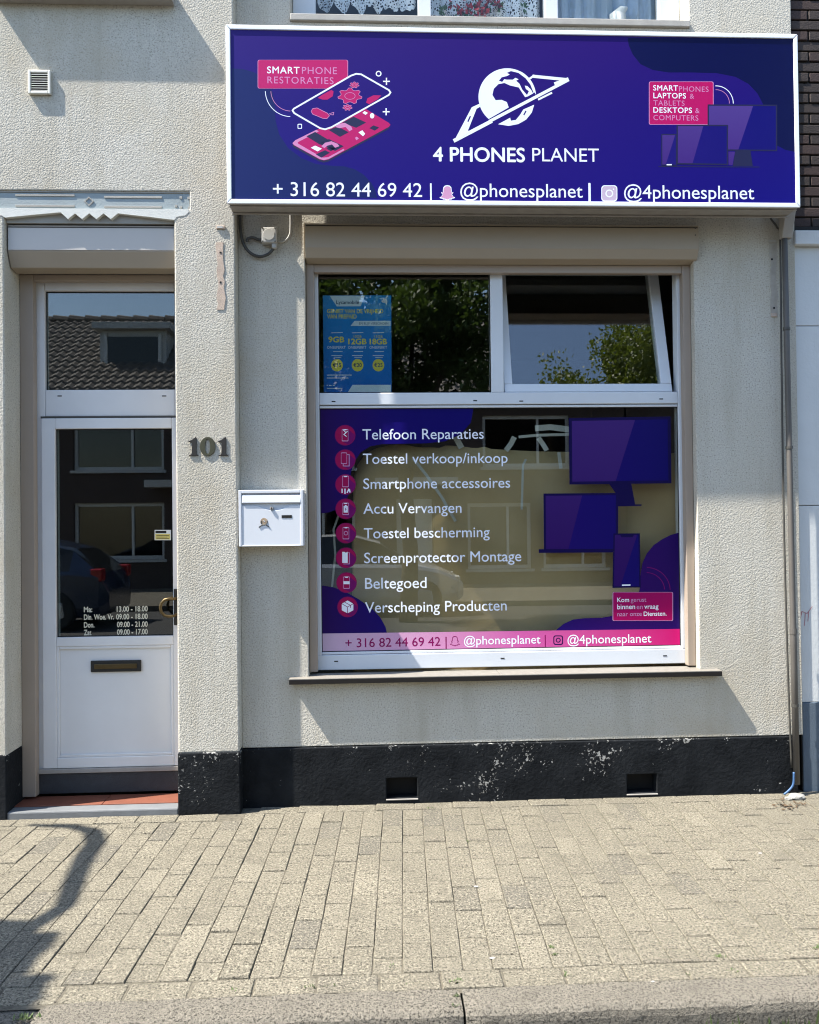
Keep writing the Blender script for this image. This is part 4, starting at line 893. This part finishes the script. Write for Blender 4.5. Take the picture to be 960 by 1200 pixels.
q = zz5(398, 468); MB().tube([(q[0], MY+.0038, q[1]), (q[0], MY+.0028, q[1])], .020, 20).build('emblem_disc', plain('emblem_tan', (.36, .27, .18), .5, var=.5, scale=90), e)
b = MB(); b.tube([Vector((q[0]+.0165*math.cos(t_), MY+.003, q[1]-.002+.0165*math.sin(t_))) for t_ in [math.radians(k) for k in range(150, 395, 15)]], .0022, 6); b.build('emblem_horn', plain('emblem_dark', (.05, .055, .06), .5), e, smooth=True)
b = MB(); b.tube([Vector((q[0]-.028, MY+.003, q[1]-.030)), Vector((q[0]-.010, MY+.003, q[1]-.017)), Vector((q[0]+.010, MY+.003, q[1]-.017)), Vector((q[0]+.028, MY+.003, q[1]-.030))], .0028, 6); b.build('emblem_cord', M['cable'], e, smooth=True)
b = MB(); b.tube([Vector((q[0]-.002, MY+.003, q[1]+.006)), Vector((q[0]+.004, MY+.003, q[1]-.002))], [.003, .002], 6); b.build('emblem_light', M['white_print'], e)

vent = thing('vent_grille', 'small cream louvred vent grille on the rough wall above the door', 'vent', (-1.75, PY, 3.87))
vx0, vx1, vz0, vz1 = -1.811, -1.693, 3.868, 3.996
M['cream'] = plain('cream_plastic', (.66, .64, .56), .45, var=.05)
for a in ((vx0, vx0+.014, vz0, vz1), (vx1-.014, vx1, vz0, vz1), (vx0+.0142, vx1-.0142, vz1-.014, vz1), (vx0+.0142, vx1-.0142, vz0, vz0+.014)): box('rim', M['cream'], vent, a[0], a[1], PY-.020, PY-.0004, a[2], a[3], .003)
box('backing', M['black'], vent, vx0+.0145, vx1-.0145, PY-.004, PY-.0005, vz0+.0145, vz1-.0145)
for k in range(8):
    zc = vz0+.0205+k*.0122
    MB().prism_x([(PY-.018, zc-.004), (PY-.018, zc-.0015), (PY-.006, zc+.0065), (PY-.006, zc+.004)], vx0+.0143, vx1-.0143).build('slat', M['cream'], vent)

o6 = (205, 490); s6 = 12.0
def zz6(px, py, Y=PY-.013): q = at(o6[0]+px/s6, o6[1]+py/s6, Y); return q.x, q.z
for off in (0, 418):
    pts = [zz6(a+off, c_) for a, c_ in ((180, 322), (236, 298), (286, 260), (300, 272), (300, 488), (308, 505), (328, 516), (322, 529), (194, 529), (190, 516), (222, 506), (232, 488), (232, 346), (222, 336), (190, 336))]
    tag(MB().prism_y(pts, PY-.0065, PY-.0012).build('house_numeral', M['patina'], None, .0018), 'dark bronze numeral one %s the zero of house number 101' % ('before' if off == 0 else 'after'), 'house number', 'house number 101')
n_ = 40; b = MB(); vs = []
for Y in (PY-.0065, PY-.0012):
    for rx, ry in ((110, 136), (33, 104)):
        for k in range(n_): vs.append((lambda q: (q[0], Y, q[1]))(zz6(456+rx*math.cos(2*math.pi*k/n_), 396+ry*math.sin(2*math.pi*k/n_))))
fs = []
for k in range(n_):
    j = (k+1) % n_
    fs += [(k, j, n_+j, n_+k), (2*n_+k, 3*n_+k, 3*n_+j, 2*n_+j), (k, 2*n_+k, 2*n_+j, j), (n_+k, n_+j, 3*n_+j, 3*n_+k)]
tag(MB().add(vs, fs).build('house_numeral', M['patina_green'], None, .0018), 'greenish bronze numeral zero of the house number 101', 'house number', 'house number 101')

jb = thing('junction_box', 'grey junction box with looped cable under the sign beside the pier', 'junction box', (-.54, 0, 3.09))
box('case', M['pvc_grey'], jb, -.586, -.503, -.052, -.0005, 3.093, 3.178, .006)
MB().tube([(-.5445, -.0525, 3.137), (-.5445, -.056, 3.137)], .032, 20).build('lid', M['pvc_grey'], jb, .002)
for dx in (-.034, .034):
    for dz in (-.036, .036): MB().tube([(-.5445+dx, -.0525, 3.1355+dz), (-.5445+dx, -.0545, 3.1355+dz)], .0045, 8).build('screw', M['cable'], jb)
def wire(pts, r, Y, nm, mat, par):
    P = [at(a, c_, Y) for a, c_ in pts]; Q = []
    for i_ in range(len(P)-1):
        p0, p1, p2, p3 = P[max(i_-1, 0)], P[i_], P[i_+1], P[min(i_+2, len(P)-1)]
        for k in range(5):
            t_ = k/5; Q.append(.5*((2*p1)+(p2-p0)*t_+(2*p0-5*p1+4*p2-p3)*t_*t_+(3*p1-p0-3*p2+p3)*t_**3))
    Q.append(P[-1]); return MB().tube(Q, r, 7).build(nm, mat, par, smooth=True)
wire([(281.5, 225), (281.5, 262), (284.5, 283), (292, 295), (303, 300.5), (314, 298), (320.5, 291), (321, 285)], .0085, -.022, 'cable', M['cable'], jb); wire([(289.5, 283), (291, 279.5), (297, 278.6), (303, 281), (308, 281)], .0085, -.02, 'cable', M['cable'], jb); wire([(325, 283), (333, 282.5), (339, 276), (340.5, 264), (340, 225)], .005, -.012, 'cable', M['pvc_grey'], jb)
box('cable_gland', M['pvc_grey'], jb, -.530, -.505, -.045, -.015, 3.066, 3.0925, .004)

dp_ = thing('downpipe', 'slim grey brown downpipe at the corner between the two buildings', 'pipe', (2.36, -.05, .05))
def pl(z): return 2.349+(3.13-z)/3.08*.018
MB().tube([(pl(z), -.045, z) for z in (3.13, 2.4, 1.6, 1.0, .9, .06)], [.0155]*4+[.0175]*2, 14).build('pipe', M['pipe'], dp_, smooth=True)
MB().tube([(pl(.93), -.045, .93), (pl(.9), -.045, .9)], .0195, 14).build('pipe_socket', M['pipe'], dp_)
MB().prism_x([(-.062, 3.13), (-.12, 3.30), (-.02, 3.30), (-.028, 3.13)], 2.325, 2.385).build('hopper', M['alu_grey'], dp_, .004)
for z in (2.62, 1.95, .5): MB().tube([(pl(z), -.045, z+.008), (pl(z), -.045, z-.008)], .0195, 14).build('clip', M['cable'], dp_); 
cb = wire([(899, 246), (904, 257), (911, 267), (914.5, 283), (916, 420), (919, 620), (924, 800), (928, 900)], .0055, -.016, 'black_cable', M['cable'], None)
tag(cb, 'thin dark cable running down the wall beside the downpipe', 'cable')
bc = wire([(930.5, 905), (930, 918), (926, 925), (919, 931)], .006, -.075, 'blue_cable', M['blue'], None); tag(bc, 'short blue cable bent out at the foot of the downpipe', 'cable')

# ================================================================== neighbour on the corner
NX = 2.438
nb = thing('neighbour_building', 'neighbour house of dark brown brick over a pale grey painted ground floor', 'building', (4.5, .02, 0))
box('brick_backing', M['nmortar'], nb, NX, 9, .034, .34, 3.19, 6.4); box('ground_floor_core', M['npanel'], nb, NX+.01, 9, .04, .34, 0, 3.19)
BH = .0600; k = 0; z = 3.222
while z < 4.75:
    x_ = NX-(0 if k % 2 else .105)
    while x_ < 2.95:
        x0 = max(x_, NX+.001); x1 = x_+.205
        if x1-x0 > .03:
            b = MB().box(x0, x1, .020+random.uniform(-.003, .003), .0335, z, z+BH-.010); b.build('brick', M['nbrick'] if random.random() < .7 else M['nbrick2'], nb, .003, seg=1)
        x_ += .215
    z += BH; k += 1
box('brick_ledge', M['black'], nb, NX, 9, .012, .0335, 3.192, 3.2205)
box('coping', M['npanel'], nb, NX-.012, 9, -.018, .0335, 3.108, 3.1905, .006)
for a, c_ in ((2.654, 3.1065), (1.624, 2.650), (.502, 1.620)): box('wall_panel', M['npanel'], nb, NX, 9, .020, .0395, a, c_, .003)
box('plinth', M['nplinth'], nb, NX, 9, .014, .0395, -.02, .500, .004)
M['graf'] = plain('faded_red_spray', (.42, .20, .22), .9, var=.3)
strokes('spray_mark', [[(937, 721), (940, 716.5), (946, 719), (952, 711)], [(940, 717), (937.5, 728), (937, 738)], [(944, 719), (943, 733)], [(948, 717), (947, 728)]], .9, .0188, M['graf'], nb)
box('corner_gap', M['black'], nb, 2.4325, NX-.0005, .02, .34, 0, 6.4)

# ================================================================== small things on the pavement
def gr(px, py, Z=0):
    d = RT*((px-480)/F)+DN*((py-600)/F)+fw; return CAM+d*((Z-CAM.z)/d.z)
M['plaster0'] = plain('dirty_white_scrap', (.30, .29, .27), .9); M['weed'] = plain('weed_green', (.055, .085, .02), .7, var=.5, scale=40); M['moss'] = plain('dry_moss', (.12, .13, .04), .9, var=.5, scale=60)
b = MB()
for px, py, n_, s_, w_ in ((30, 1193, 26, .02, .025), (274, 1161, 16, .014, .02), (370, 1156, 16, .013, .03), (391, 1155, 14, .012, .02), (459, 1131, 8, .012, .008), (532, 1151, 30, .018, .025), (534, 1166, 14, .012, .012), (532, 1178, 10, .012, .012), (647, 1110, 20, .014, .008), (651, 1119, 20, .014, .010), (664, 1142, 16, .013, .012), (613, 1112, 8, .012, .01), (547, 986, 9, .014, .012), (505, 947, 18, .016, .03), (844, 1121, 16, .014, .02), (861, 1138, 18, .014, .02), (808, 1141, 14, .010, .02), (958, 1112, 16, .02, .012), (725, 1146, 10, .010, .02), (485, 1152, 10, .010, .02), (886, 1137, 8, .01, .02)):
    c_ = gr(px, py)
    for k in range(int(n_*1.6)):
        p = c_+Vector((random.gauss(0, w_*.6), random.gauss(0, .005), -.004)); a_ = random.uniform(0, 6.28); l_ = s_*random.uniform(.4, 1.1)
        t_ = Vector((math.cos(a_)*.7, math.sin(a_)*.7, random.uniform(.3, 1))).normalized()*l_; sd = Vector((-math.sin(a_), math.cos(a_), 0))*l_*.16
        b.add([p-sd*.4, p+t_*.55-sd, p+t_, p+t_*.55+sd, p+sd*.4], [(0, 1, 2, 3, 4)])
o = b.build('weeds', M['weed']); tag(o, 'small green weeds growing in the joints of the pavement', 'weeds', kind='stuff')
b = MB()
for cx_, n_, h_ in ((.15, 10, .04), (1.15, 22, .035), (1.02, 8, .02), (1.30, 12, .03), (1.42, 4, .06)):
    for k in range(n_):
        p = Vector((cx_+random.gauss(0, .045), -1.968+random.gauss(0, .006), -.127)); a_ = random.uniform(0, 6.28); l_ = (h_+.06)*random.uniform(.6, 1.1)
        t_ = Vector((math.cos(a_)*.35, math.sin(a_)*.25-.1, 1)).normalized()*l_; sd = Vector((.0035, 0, 0))
        b.add([p-sd, p+t_*.6-sd, p+t_, p+t_*.6+sd, p+sd], [(0, 1, 2, 3, 4)])
o = b.build('gutter_grass', M['weed']); tag(o, 'tufts of green grass growing in the gutter along the kerb', 'grass', kind='stuff')
def pebble(px, py, s_, nm, lb, mat, cat, flat=.35, grp=None):
    c_ = gr(px, py); bm = bmesh.new(); bmesh.ops.create_icosphere(bm, subdivisions=2, radius=1)
    for v in bm.verts:
        k = 1+random.uniform(-.25, .25); v.co = Vector((v.co.x*s_*k, v.co.y*s_*.7*k, v.co.z*s_*flat*k))
    me = bpy.data.meshes.new(nm); bm.to_mesh(me); bm.free(); me.materials.append(mat); o = bpy.data.objects.new(nm, me); link(o); o.location = (c_.x, c_.y, s_*flat*.6)
    return tag(o, lb, cat, grp)
for px, py, lb in ((558, 1039, 'white scrap lying on the pavers midway between wall and kerb'), (577, 1123, 'white scrap on a grey paver by the kerb row'), (765, 1151, 'flat white scrap lying on the kerb stone'), (891, 1000, 'white scrap on the pavers near the downpipe')):
    pebble(px, py, .010, 'litter_scrap', lb, M['plaster0'], 'litter', .16, 'white scraps on the pavement')
M['plaster'] = plain('crumbled_white_plaster', (.30, .295, .275), .95, var=.35, scale=50, bumpd=.004)
pebble(933, 936, .042, 'plaster_lump', 'lump of white crumbled plaster at the foot of the downpipe', M['plaster'], 'rubble', .42)
pebble(924, 937, .022, 'plaster_lump', 'smaller white plaster lump next to the blue cable end', M['plaster'], 'rubble', .5)
b = MB()
for k in range(46):
    c_ = gr(925+random.gauss(0, 8), 944+random.gauss(0, 2.6)); a_ = random.uniform(0, 6.28); l_ = random.uniform(.006, .016); u_ = Vector((math.cos(a_), math.sin(a_), random.uniform(-.1, .5))).normalized()*l_; v_ = Vector((-math.sin(a_), math.cos(a_), .2))*l_*.5; c_.z = .006
    b.add([c_-u_, c_+v_, c_+u_, c_-v_], [(0, 1, 2, 3)])
o = b.build('dead_leaves', plain('dead_leaf_brown', (.085, .055, .03), .9, var=.5, scale=80)); tag(o, 'dry brown leaf crumbs scattered at the foot of the downpipe', 'leaves', kind='stuff')

# ================================================================== trees
def leaf_mat(name, c):
    x = NM(name); x.set(roughness=.55); n_ = x.noise(2.2, 3, .6); n2 = x.noise(23, 2)
    x.base(x.mix(n_, tuple(v*.6 for v in c), tuple(v*1.45 for v in c)))
    t = x.t; tl_ = x.n('BsdfTranslucent'); tl_.inputs[0].default_value = (c[0]*1.7, c[1]*1.7, c[2]*.9, 1); mx = x.n('MixShader'); mx.inputs[0].default_value = .3
    x.l(x.b.outputs[0], mx.inputs[1]); x.l(tl_.outputs[0], mx.inputs[2]); x.l(mx.outputs[0], t.nodes['Material Output'].inputs[0]); return x.m
M['leaf'] = leaf_mat('tree_leaves', (.05, .085, .02)); M['leaf2'] = leaf_mat('birch_leaves', (.10, .13, .025))
M['bark'] = plain('tree_bark', (.10, .075, .05), .95, var=.4, scale=14, bumpd=.01)
def tree(name, label, loc, trunk_h, crown, leaves, size, mat, group, extra=None, droop=0.0, seed=1):
    rnd = random.Random(seed); e = thing(name, label, 'tree', loc, group); L = Vector(loc); b = MB()
    b.tube([L, L+Vector((.05, .03, trunk_h*.5)), L+Vector((-.03, .05, trunk_h)), L+Vector((0, 0, trunk_h+crown[0][3]*.7))], [.16, .13, .11, .05], 10)
    for (cx, cy, cz, r) in crown:
        t_ = L+Vector((0, 0, trunk_h*.95)); c_ = L+Vector((cx, cy, cz)); b.tube([t_, t_.lerp(c_, .5)+Vector((0, 0, .15)), c_], [.07, .045, .015], 7)
    b.build('trunk', M['bark'], e, smooth=True); b = MB()
    clumps = []
    for (cx, cy, cz, r) in crown:
        for k in range(max(6, int(26*r))):
            d_ = Vector((rnd.gauss(0, 1), rnd.gauss(0, 1), rnd.gauss(0, 1))).normalized()*r*rnd.random()**.45; clumps.append((L+Vector((cx, cy, cz))+d_, r*rnd.uniform(.16, .34)))
    if extra: clumps += extra
    for i_ in range(leaves):
        c_, r = clumps[i_ % len(clumps)]
        gs = lambda: max(-1.3, min(1.3, rnd.gauss(0, 1)))*r*.62
        p = c_+Vector((gs(), gs(), gs()-droop*abs(rnd.gauss(0, 1))))
        u_ = Vector((rnd.gauss(0, 1), rnd.gauss(0, 1), rnd.gauss(0, .7)-droop)).normalized()*size*rnd.uniform(.6, 1.3); v_ = u_.orthogonal().normalized()*size*.45
        b.add([p-u_, p+v_, p+u_, p-v_], [(0, 1, 2, 3)])
    o = b.build('crown', mat, e); o['kind'] = 'stuff'; return e
# made-up tree out of view, shaped to cast the shadow on the pavement
SH = lambda x_, y_, z_: Vector((x_, y_, 0))-Vector((SUN.x, SUN.y, SUN.z))/(-SUN.z)*z_ + Vector((0, 0, 0))
def src(x_, y_, z_): return Vector((x_, y_, 0))+(-SUN)*(z_/(-SUN.z))
c0 = src(-1.72, -1.72, 3.6); tl0 = Vector((c0.x-.25, c0.y-.25, -.12))
ex = []
for (a, c_, r) in ((-1.40, -1.52, .24), (-1.30, -1.78, .24), (-1.34, -2.05, .26), (-1.6, -1.6, .28), (-1.75, -1.9, .3), (-1.5, -1.34, .16), (-1.30, -1.42, .10)): 
    for _ in range(7): ex.append((src(a, c_, 3.55+random.uniform(-.1, .25)), r*.55))
kt = tree('street_tree', 'unseen bushy tree added at the kerb to cast the shadow before the house door', tuple(tl0), 3.0, [(.25, .25, 3.75, .42), (.05, .1, 3.6, .35)], 22000, .040, M['leaf'], 'street trees', ex, seed=4)
bp = [src(-1.40, -1.45, 3.50), src(-1.27, -1.12, 3.60), src(-1.32, -.86, 3.65), src(-1.36, -.62, 3.70), src(-1.37, -.44, 3.72), src(-1.43, -.30, 3.72), src(-1.56, -.22, 3.70), src(-1.8, -.18, 3.65)]
MB().tube([tl0+Vector((0, 0, 3.0))]+bp, [.05, .045, .040, .042, .046, .046, .042, .030, .014], 8).build('shadow_branch', M['bark'], kt, smooth=True)  # bent limb added to cast the thin arm of the pavement shadow
tree('street_tree', 'broad dark street tree across the road facing the shop window', (.6, -9.0, -.12), 2.4, [(-.3, 0, 4.6, 1.5), (.9, .2, 4.9, 1.3), (-1.3, .1, 5.0, 1.2), (.2, -.3, 5.9, 1.2)], 30000, .065, M['leaf'], 'street trees', seed=9)
tree('street_tree', 'tall airy birch with hanging twigs across the road', (5.9, -9.8, -.12), 5.0, [(0, 0, 9, 1.4), (-.7, .2, 11, 1.3), (.6, 0, 12, 1.3), (.2, .1, 7.4, 1.2), (-1.0, 0, 9.8, .8)], 36000, .055, M['leaf2'], 'street trees', droop=.5, seed=12)

# ================================================================== across the road (met in the panes)
M['obrick'] = plain('dark_red_house_brick', (.072, .052, .045), .9, var=.3, scale=6); M['otile'] = plain('grey_brown_roof_tiles', (.13, .115, .10), .75, var=.35, scale=5)
M['oframe'] = plain('white_house_frames', (.62, .62, .60), .5, var=.05); M['opane'] = glass('house_glass', (.5, .5, .5), .08); M['ozinc'] = plain('white_gutter_boards', (.50, .50, .48), .6)
def house(x0, x1, label, dorm, wins, doorx):
    OY = -15.6; h = thing('terraced_house', label, 'house', ((x0+x1)/2, OY-3, 0), 'terraced houses across the road')
    holes = [(a, a+w_, z0, z1_) for a, w_, z0, z1_ in wins]+[(doorx, doorx+.95, -.03, 2.15)]
    hb = holed(x0, x1, -.05, 4.7, -OY, -OY+.3, holes)
    hb.v = [(a, -c_, z_) for a, c_, z_ in hb.v]; hb.f = [f[::-1] for f in hb.f]; hb.build('wall', M['obrick'], h)
    box('back_wall', M['obrick'], h, x0, x1, OY-6.6, OY-6.4, -.05, 4.7); box('side_wall', M['obrick'], h, x0, x0+.2, OY-6.39, OY-.31, -.05, 4.7); box('side_wall', M['obrick'], h, x1-.2, x1, OY-6.39, OY-.31, -.05, 4.7)
    box('attic_floor', M['obrick'], h, x0+.21, x1-.21, OY-6.38, OY-.31, 4.5, 4.6)
    for a, w_, z0, z1_ in wins:
        wd = part_empty('window', h)
        for q in ((a, a+.08, z0, z1_), (a+w_-.08, a+w_, z0, z1_), (a+.081, a+w_-.081, z1_-.09, z1_), (a+.081, a+w_-.081, z0, z0+.09), (a+w_*.64-.03, a+w_*.64+.03, z0+.091, z1_-.091)): box('frame', M['oframe'], wd, q[0]+.001, q[1]-.001, OY-.20, OY-.10, q[2]+.001, q[3]-.001)
        box('sill', M['ozinc'], wd, a-.06, a+w_+.06, OY-.095, OY+.06, z0-.07, z0-.001); box('pane', M['opane'], wd, a+.082, a+w_-.082, OY-.16, OY-.15, z0+.092, z1_-.092)
    d_ = part_empty('house_door', h); box('leaf', M['oframe'], d_, doorx+.03, doorx+.92, OY-.2, OY-.12, -.02, 2.12); box('canopy', M['ozinc'], d_, doorx-.5, doorx+1.5, OY+.001, OY+.7, 2.45, 2.62)
    box('gutter', M['ozinc'], h, x0, x1, OY+.002, OY+.32, 4.52, 4.72, .02)
    # pantiles: stepped, waved courses
    b = MB(); rise, run = 2.7, 3.3; nC = 15; ppw = 6; nW = int((x1-x0)/.24)*ppw
    for c_ in range(nC):
        for e_ in (0, 1):
            t_ = (c_+e_)/nC; lift = .055 if e_ == 0 else .0
            for k in range(nW+1):
                ph = (k % ppw)/ppw; wv = .035*math.sin(ph*2*math.pi)+(.02 if ph > .7 else 0)
                b.v.append((x0+(x1-x0)*k/nW, OY+.30-(run+.3)*t_*1.0-.0, 4.72+rise*t_+wv+lift))
    for c_ in range(nC):
        for k in range(nW):
            q = (2*c_)*(nW+1)+k; b.f.append((q, q+1, q+nW+2, q+nW+1)); b.mi.append(0)
            if c_ < nC-1:
                q2 = (2*c_+1)*(nW+1)+k; b.f.append((q2, q2+1, q2+nW+2, q2+nW+1)); b.mi.append(0)
    rf = b.build('roof', M['otile'], h); rf['kind'] = 'stuff'
    MB().add([(x0, OY-3.3, 7.42), (x1, OY-3.3, 7.42), (x1, OY-6.6, 4.7), (x0, OY-6.6, 4.7)], [(0, 1, 2, 3)]).build('rear_roof', M['otile'], h)
    for a in (x0, x1-.2): MB().add([(a, OY, 4.7), (a, OY-6.6, 4.7), (a, OY-3.3, 7.38)], [(0, 1, 2)]).build('gable', M['obrick'], h)
    for k in range(int((x1-x0)/.45)): MB().tube([(x0+.45*k, OY-3.3, 7.45), (x0+.45*k+.43, OY-3.3, 7.42)], [.13, .11], 8).build('ridge_tile', M['otile'], h)
    if dorm:
        dm = part_empty('dormer', h); a = dorm
        box('body', M['ozinc'], dm, a, a+1.7, OY-3.0, OY-1.1, 5.5, 6.62); box('dormer_roof', M['ozinc'], dm, a-.15, a+1.85, OY-3.1, OY-.9, 6.625, 6.80, .01)
        box('dormer_pane', plain('dormer_dark_glass', (.03, .035, .04), .1), dm, a+.2, a+1.5, OY-1.099, OY-1.08, 5.75, 6.45)
        for q in ((a+.12, a+.2, 5.68, 6.52), (a+1.5, a+1.58, 5.68, 6.52)): box('dormer_frame', M['oframe'], dm, q[0], q[1], OY-1.099, OY-1.06, q[2], q[3])
    return h
house(-13.5, -3.6, 'brick terraced house with a white framed roof dormer across the road', -7.0, [(-7.3, 2.2, 2.9, 4.2), (-7.3, 2.2, .7, 2.1), (-11.5, 2.2, 2.9, 4.2), (-11.5, 2.2, .7, 2.1)], -4.9)
house(-3.55, 6.4, 'brick terraced house with tall white shop style windows across the road', None, [(2.4, 1.6, .35, 2.0), (4.3, 1.6, .35, 2.0), (-2.6, 2.2, .7, 2.1), (-2.6, 2.2, 2.9, 4.2), (2.8, 2.2, 2.9, 4.2)], .6)
house(6.45, 14.5, 'brick terraced house with plain tiled roof beyond the birch tree', None, [(8, 2.2, .7, 2.1), (8, 2.2, 2.9, 4.2)], 11.5)

def car(name, label, loc, body_c, fwd):
    e = thing(name, label, 'car', loc, 'cars parked across the road'); L = Vector(loc); pm = NM(name+'_paint'); pm.base(body_c); pm.set(roughness=.25, metallic=.3); pm.b.inputs['Coat Weight'].default_value = .6
    dk = plain('car_glass', (.012, .014, .016), .06, var=.05); ty = plain('tyre_rubber', (.02, .02, .02), .8); al = plain('alloy_wheel', (.45, .46, .48), .3, .6)
    sec = [(-2.05, .60, .30, .62, .62), (-1.95, .80, .22, .90, .92), (-1.5, .86, .20, .95, 1.30), (-.9, .88, .20, .95, 1.44), (0, .88, .20, .94, 1.47), (.55, .88, .20, .93, 1.32), (1.05, .87, .20, .92, .99), (1.6, .84, .22, .82, .86), (1.95, .74, .26, .66, .70), (2.05, .60, .32, .56, .58)]
    b = MB(); n = 10
    for (x_, hw, z0, zb, zt) in sec:
        top = hw*.72 if zt-zb > .1 else hw*.9
        for y_, z_ in ((-hw*.92, z0), (-hw, z0+.15), (-hw, zb-.06), (-hw*.97, zb), (-top, zt-.03), (-top*.75, zt), (top*.75, zt), (top, zt-.03), (hw*.97, zb), (hw, zb-.06), (hw, z0+.15), (hw*.92, z0)): b.v.append((L.x+fwd*x_, L.y+y_, L.z+z_))
    n = 12
    for i_ in range(len(sec)-1):
        for k in range(n):
            b.f.append((i_*n+k, i_*n+(k+1) % n, (i_+1)*n+(k+1) % n, (i_+1)*n+k)); g_ = (k in (3, 7) and 2 <= i_ <= 5) or (i_ in (1, 5) and k in (4, 5, 6)); b.mi.append(1 if g_ else 0)
    b.f += [tuple(range(n)), tuple(range((len(sec)-1)*n, len(sec)*n))]; b.mi += [0, 0]
    b.build('body', [pm.m, dk], e, smooth=False)
    for x_ in (-1.28, 1.32):
        for s_ in (-1, 1):
            wh = part_empty('wheel', e); wh.matrix_parent_inverse = Matrix.Translation(e.location).inverted()
            c_ = L+Vector((fwd*x_, s_*.80, .32)); MB().tube([c_+Vector((0, -.1, 0)), c_+Vector((0, .1, 0))], .32, 24).build('tyre', ty, wh, .03); MB().tube([c_+Vector((0, -.105, 0)), c_+Vector((0, .105, 0))], .20, 5).build('rim', al, wh, .02)
    for s_ in (-1, 1):
        box('tail_light', plain('red_tail_lens', (.35, .01, .015), .2), e, *sorted((L.x-fwd*2.0, L.x-fwd*1.82)), L.y+s_*.70-.10, L.y+s_*.70+.10, L.z+.78, L.z+.98, .02); box('headlight', M['white_china'], e, *sorted((L.x+fwd*1.80, L.x+fwd*1.98)), L.y+s_*.62-.12, L.y+s_*.62+.12, L.z+.58, L.z+.70, .02)
    return e
car('parked_car', 'dark blue hatchback with red tail lights parked across the road', (-6.3, -9.2, -.125), (.02, .035, .075), -1)
car('parked_car', 'silver grey hatchback parked across the road facing the shop window', (-.4, -10.6, -.125), (.55, .56, .57), 1)

# the empties carry a helper flag only for building
bpy.data.objects.remove(_to); bpy.data.curves.remove(_tc)
for o in list(bpy.data.objects):
    if o.get('flat') is not None: del o['flat']
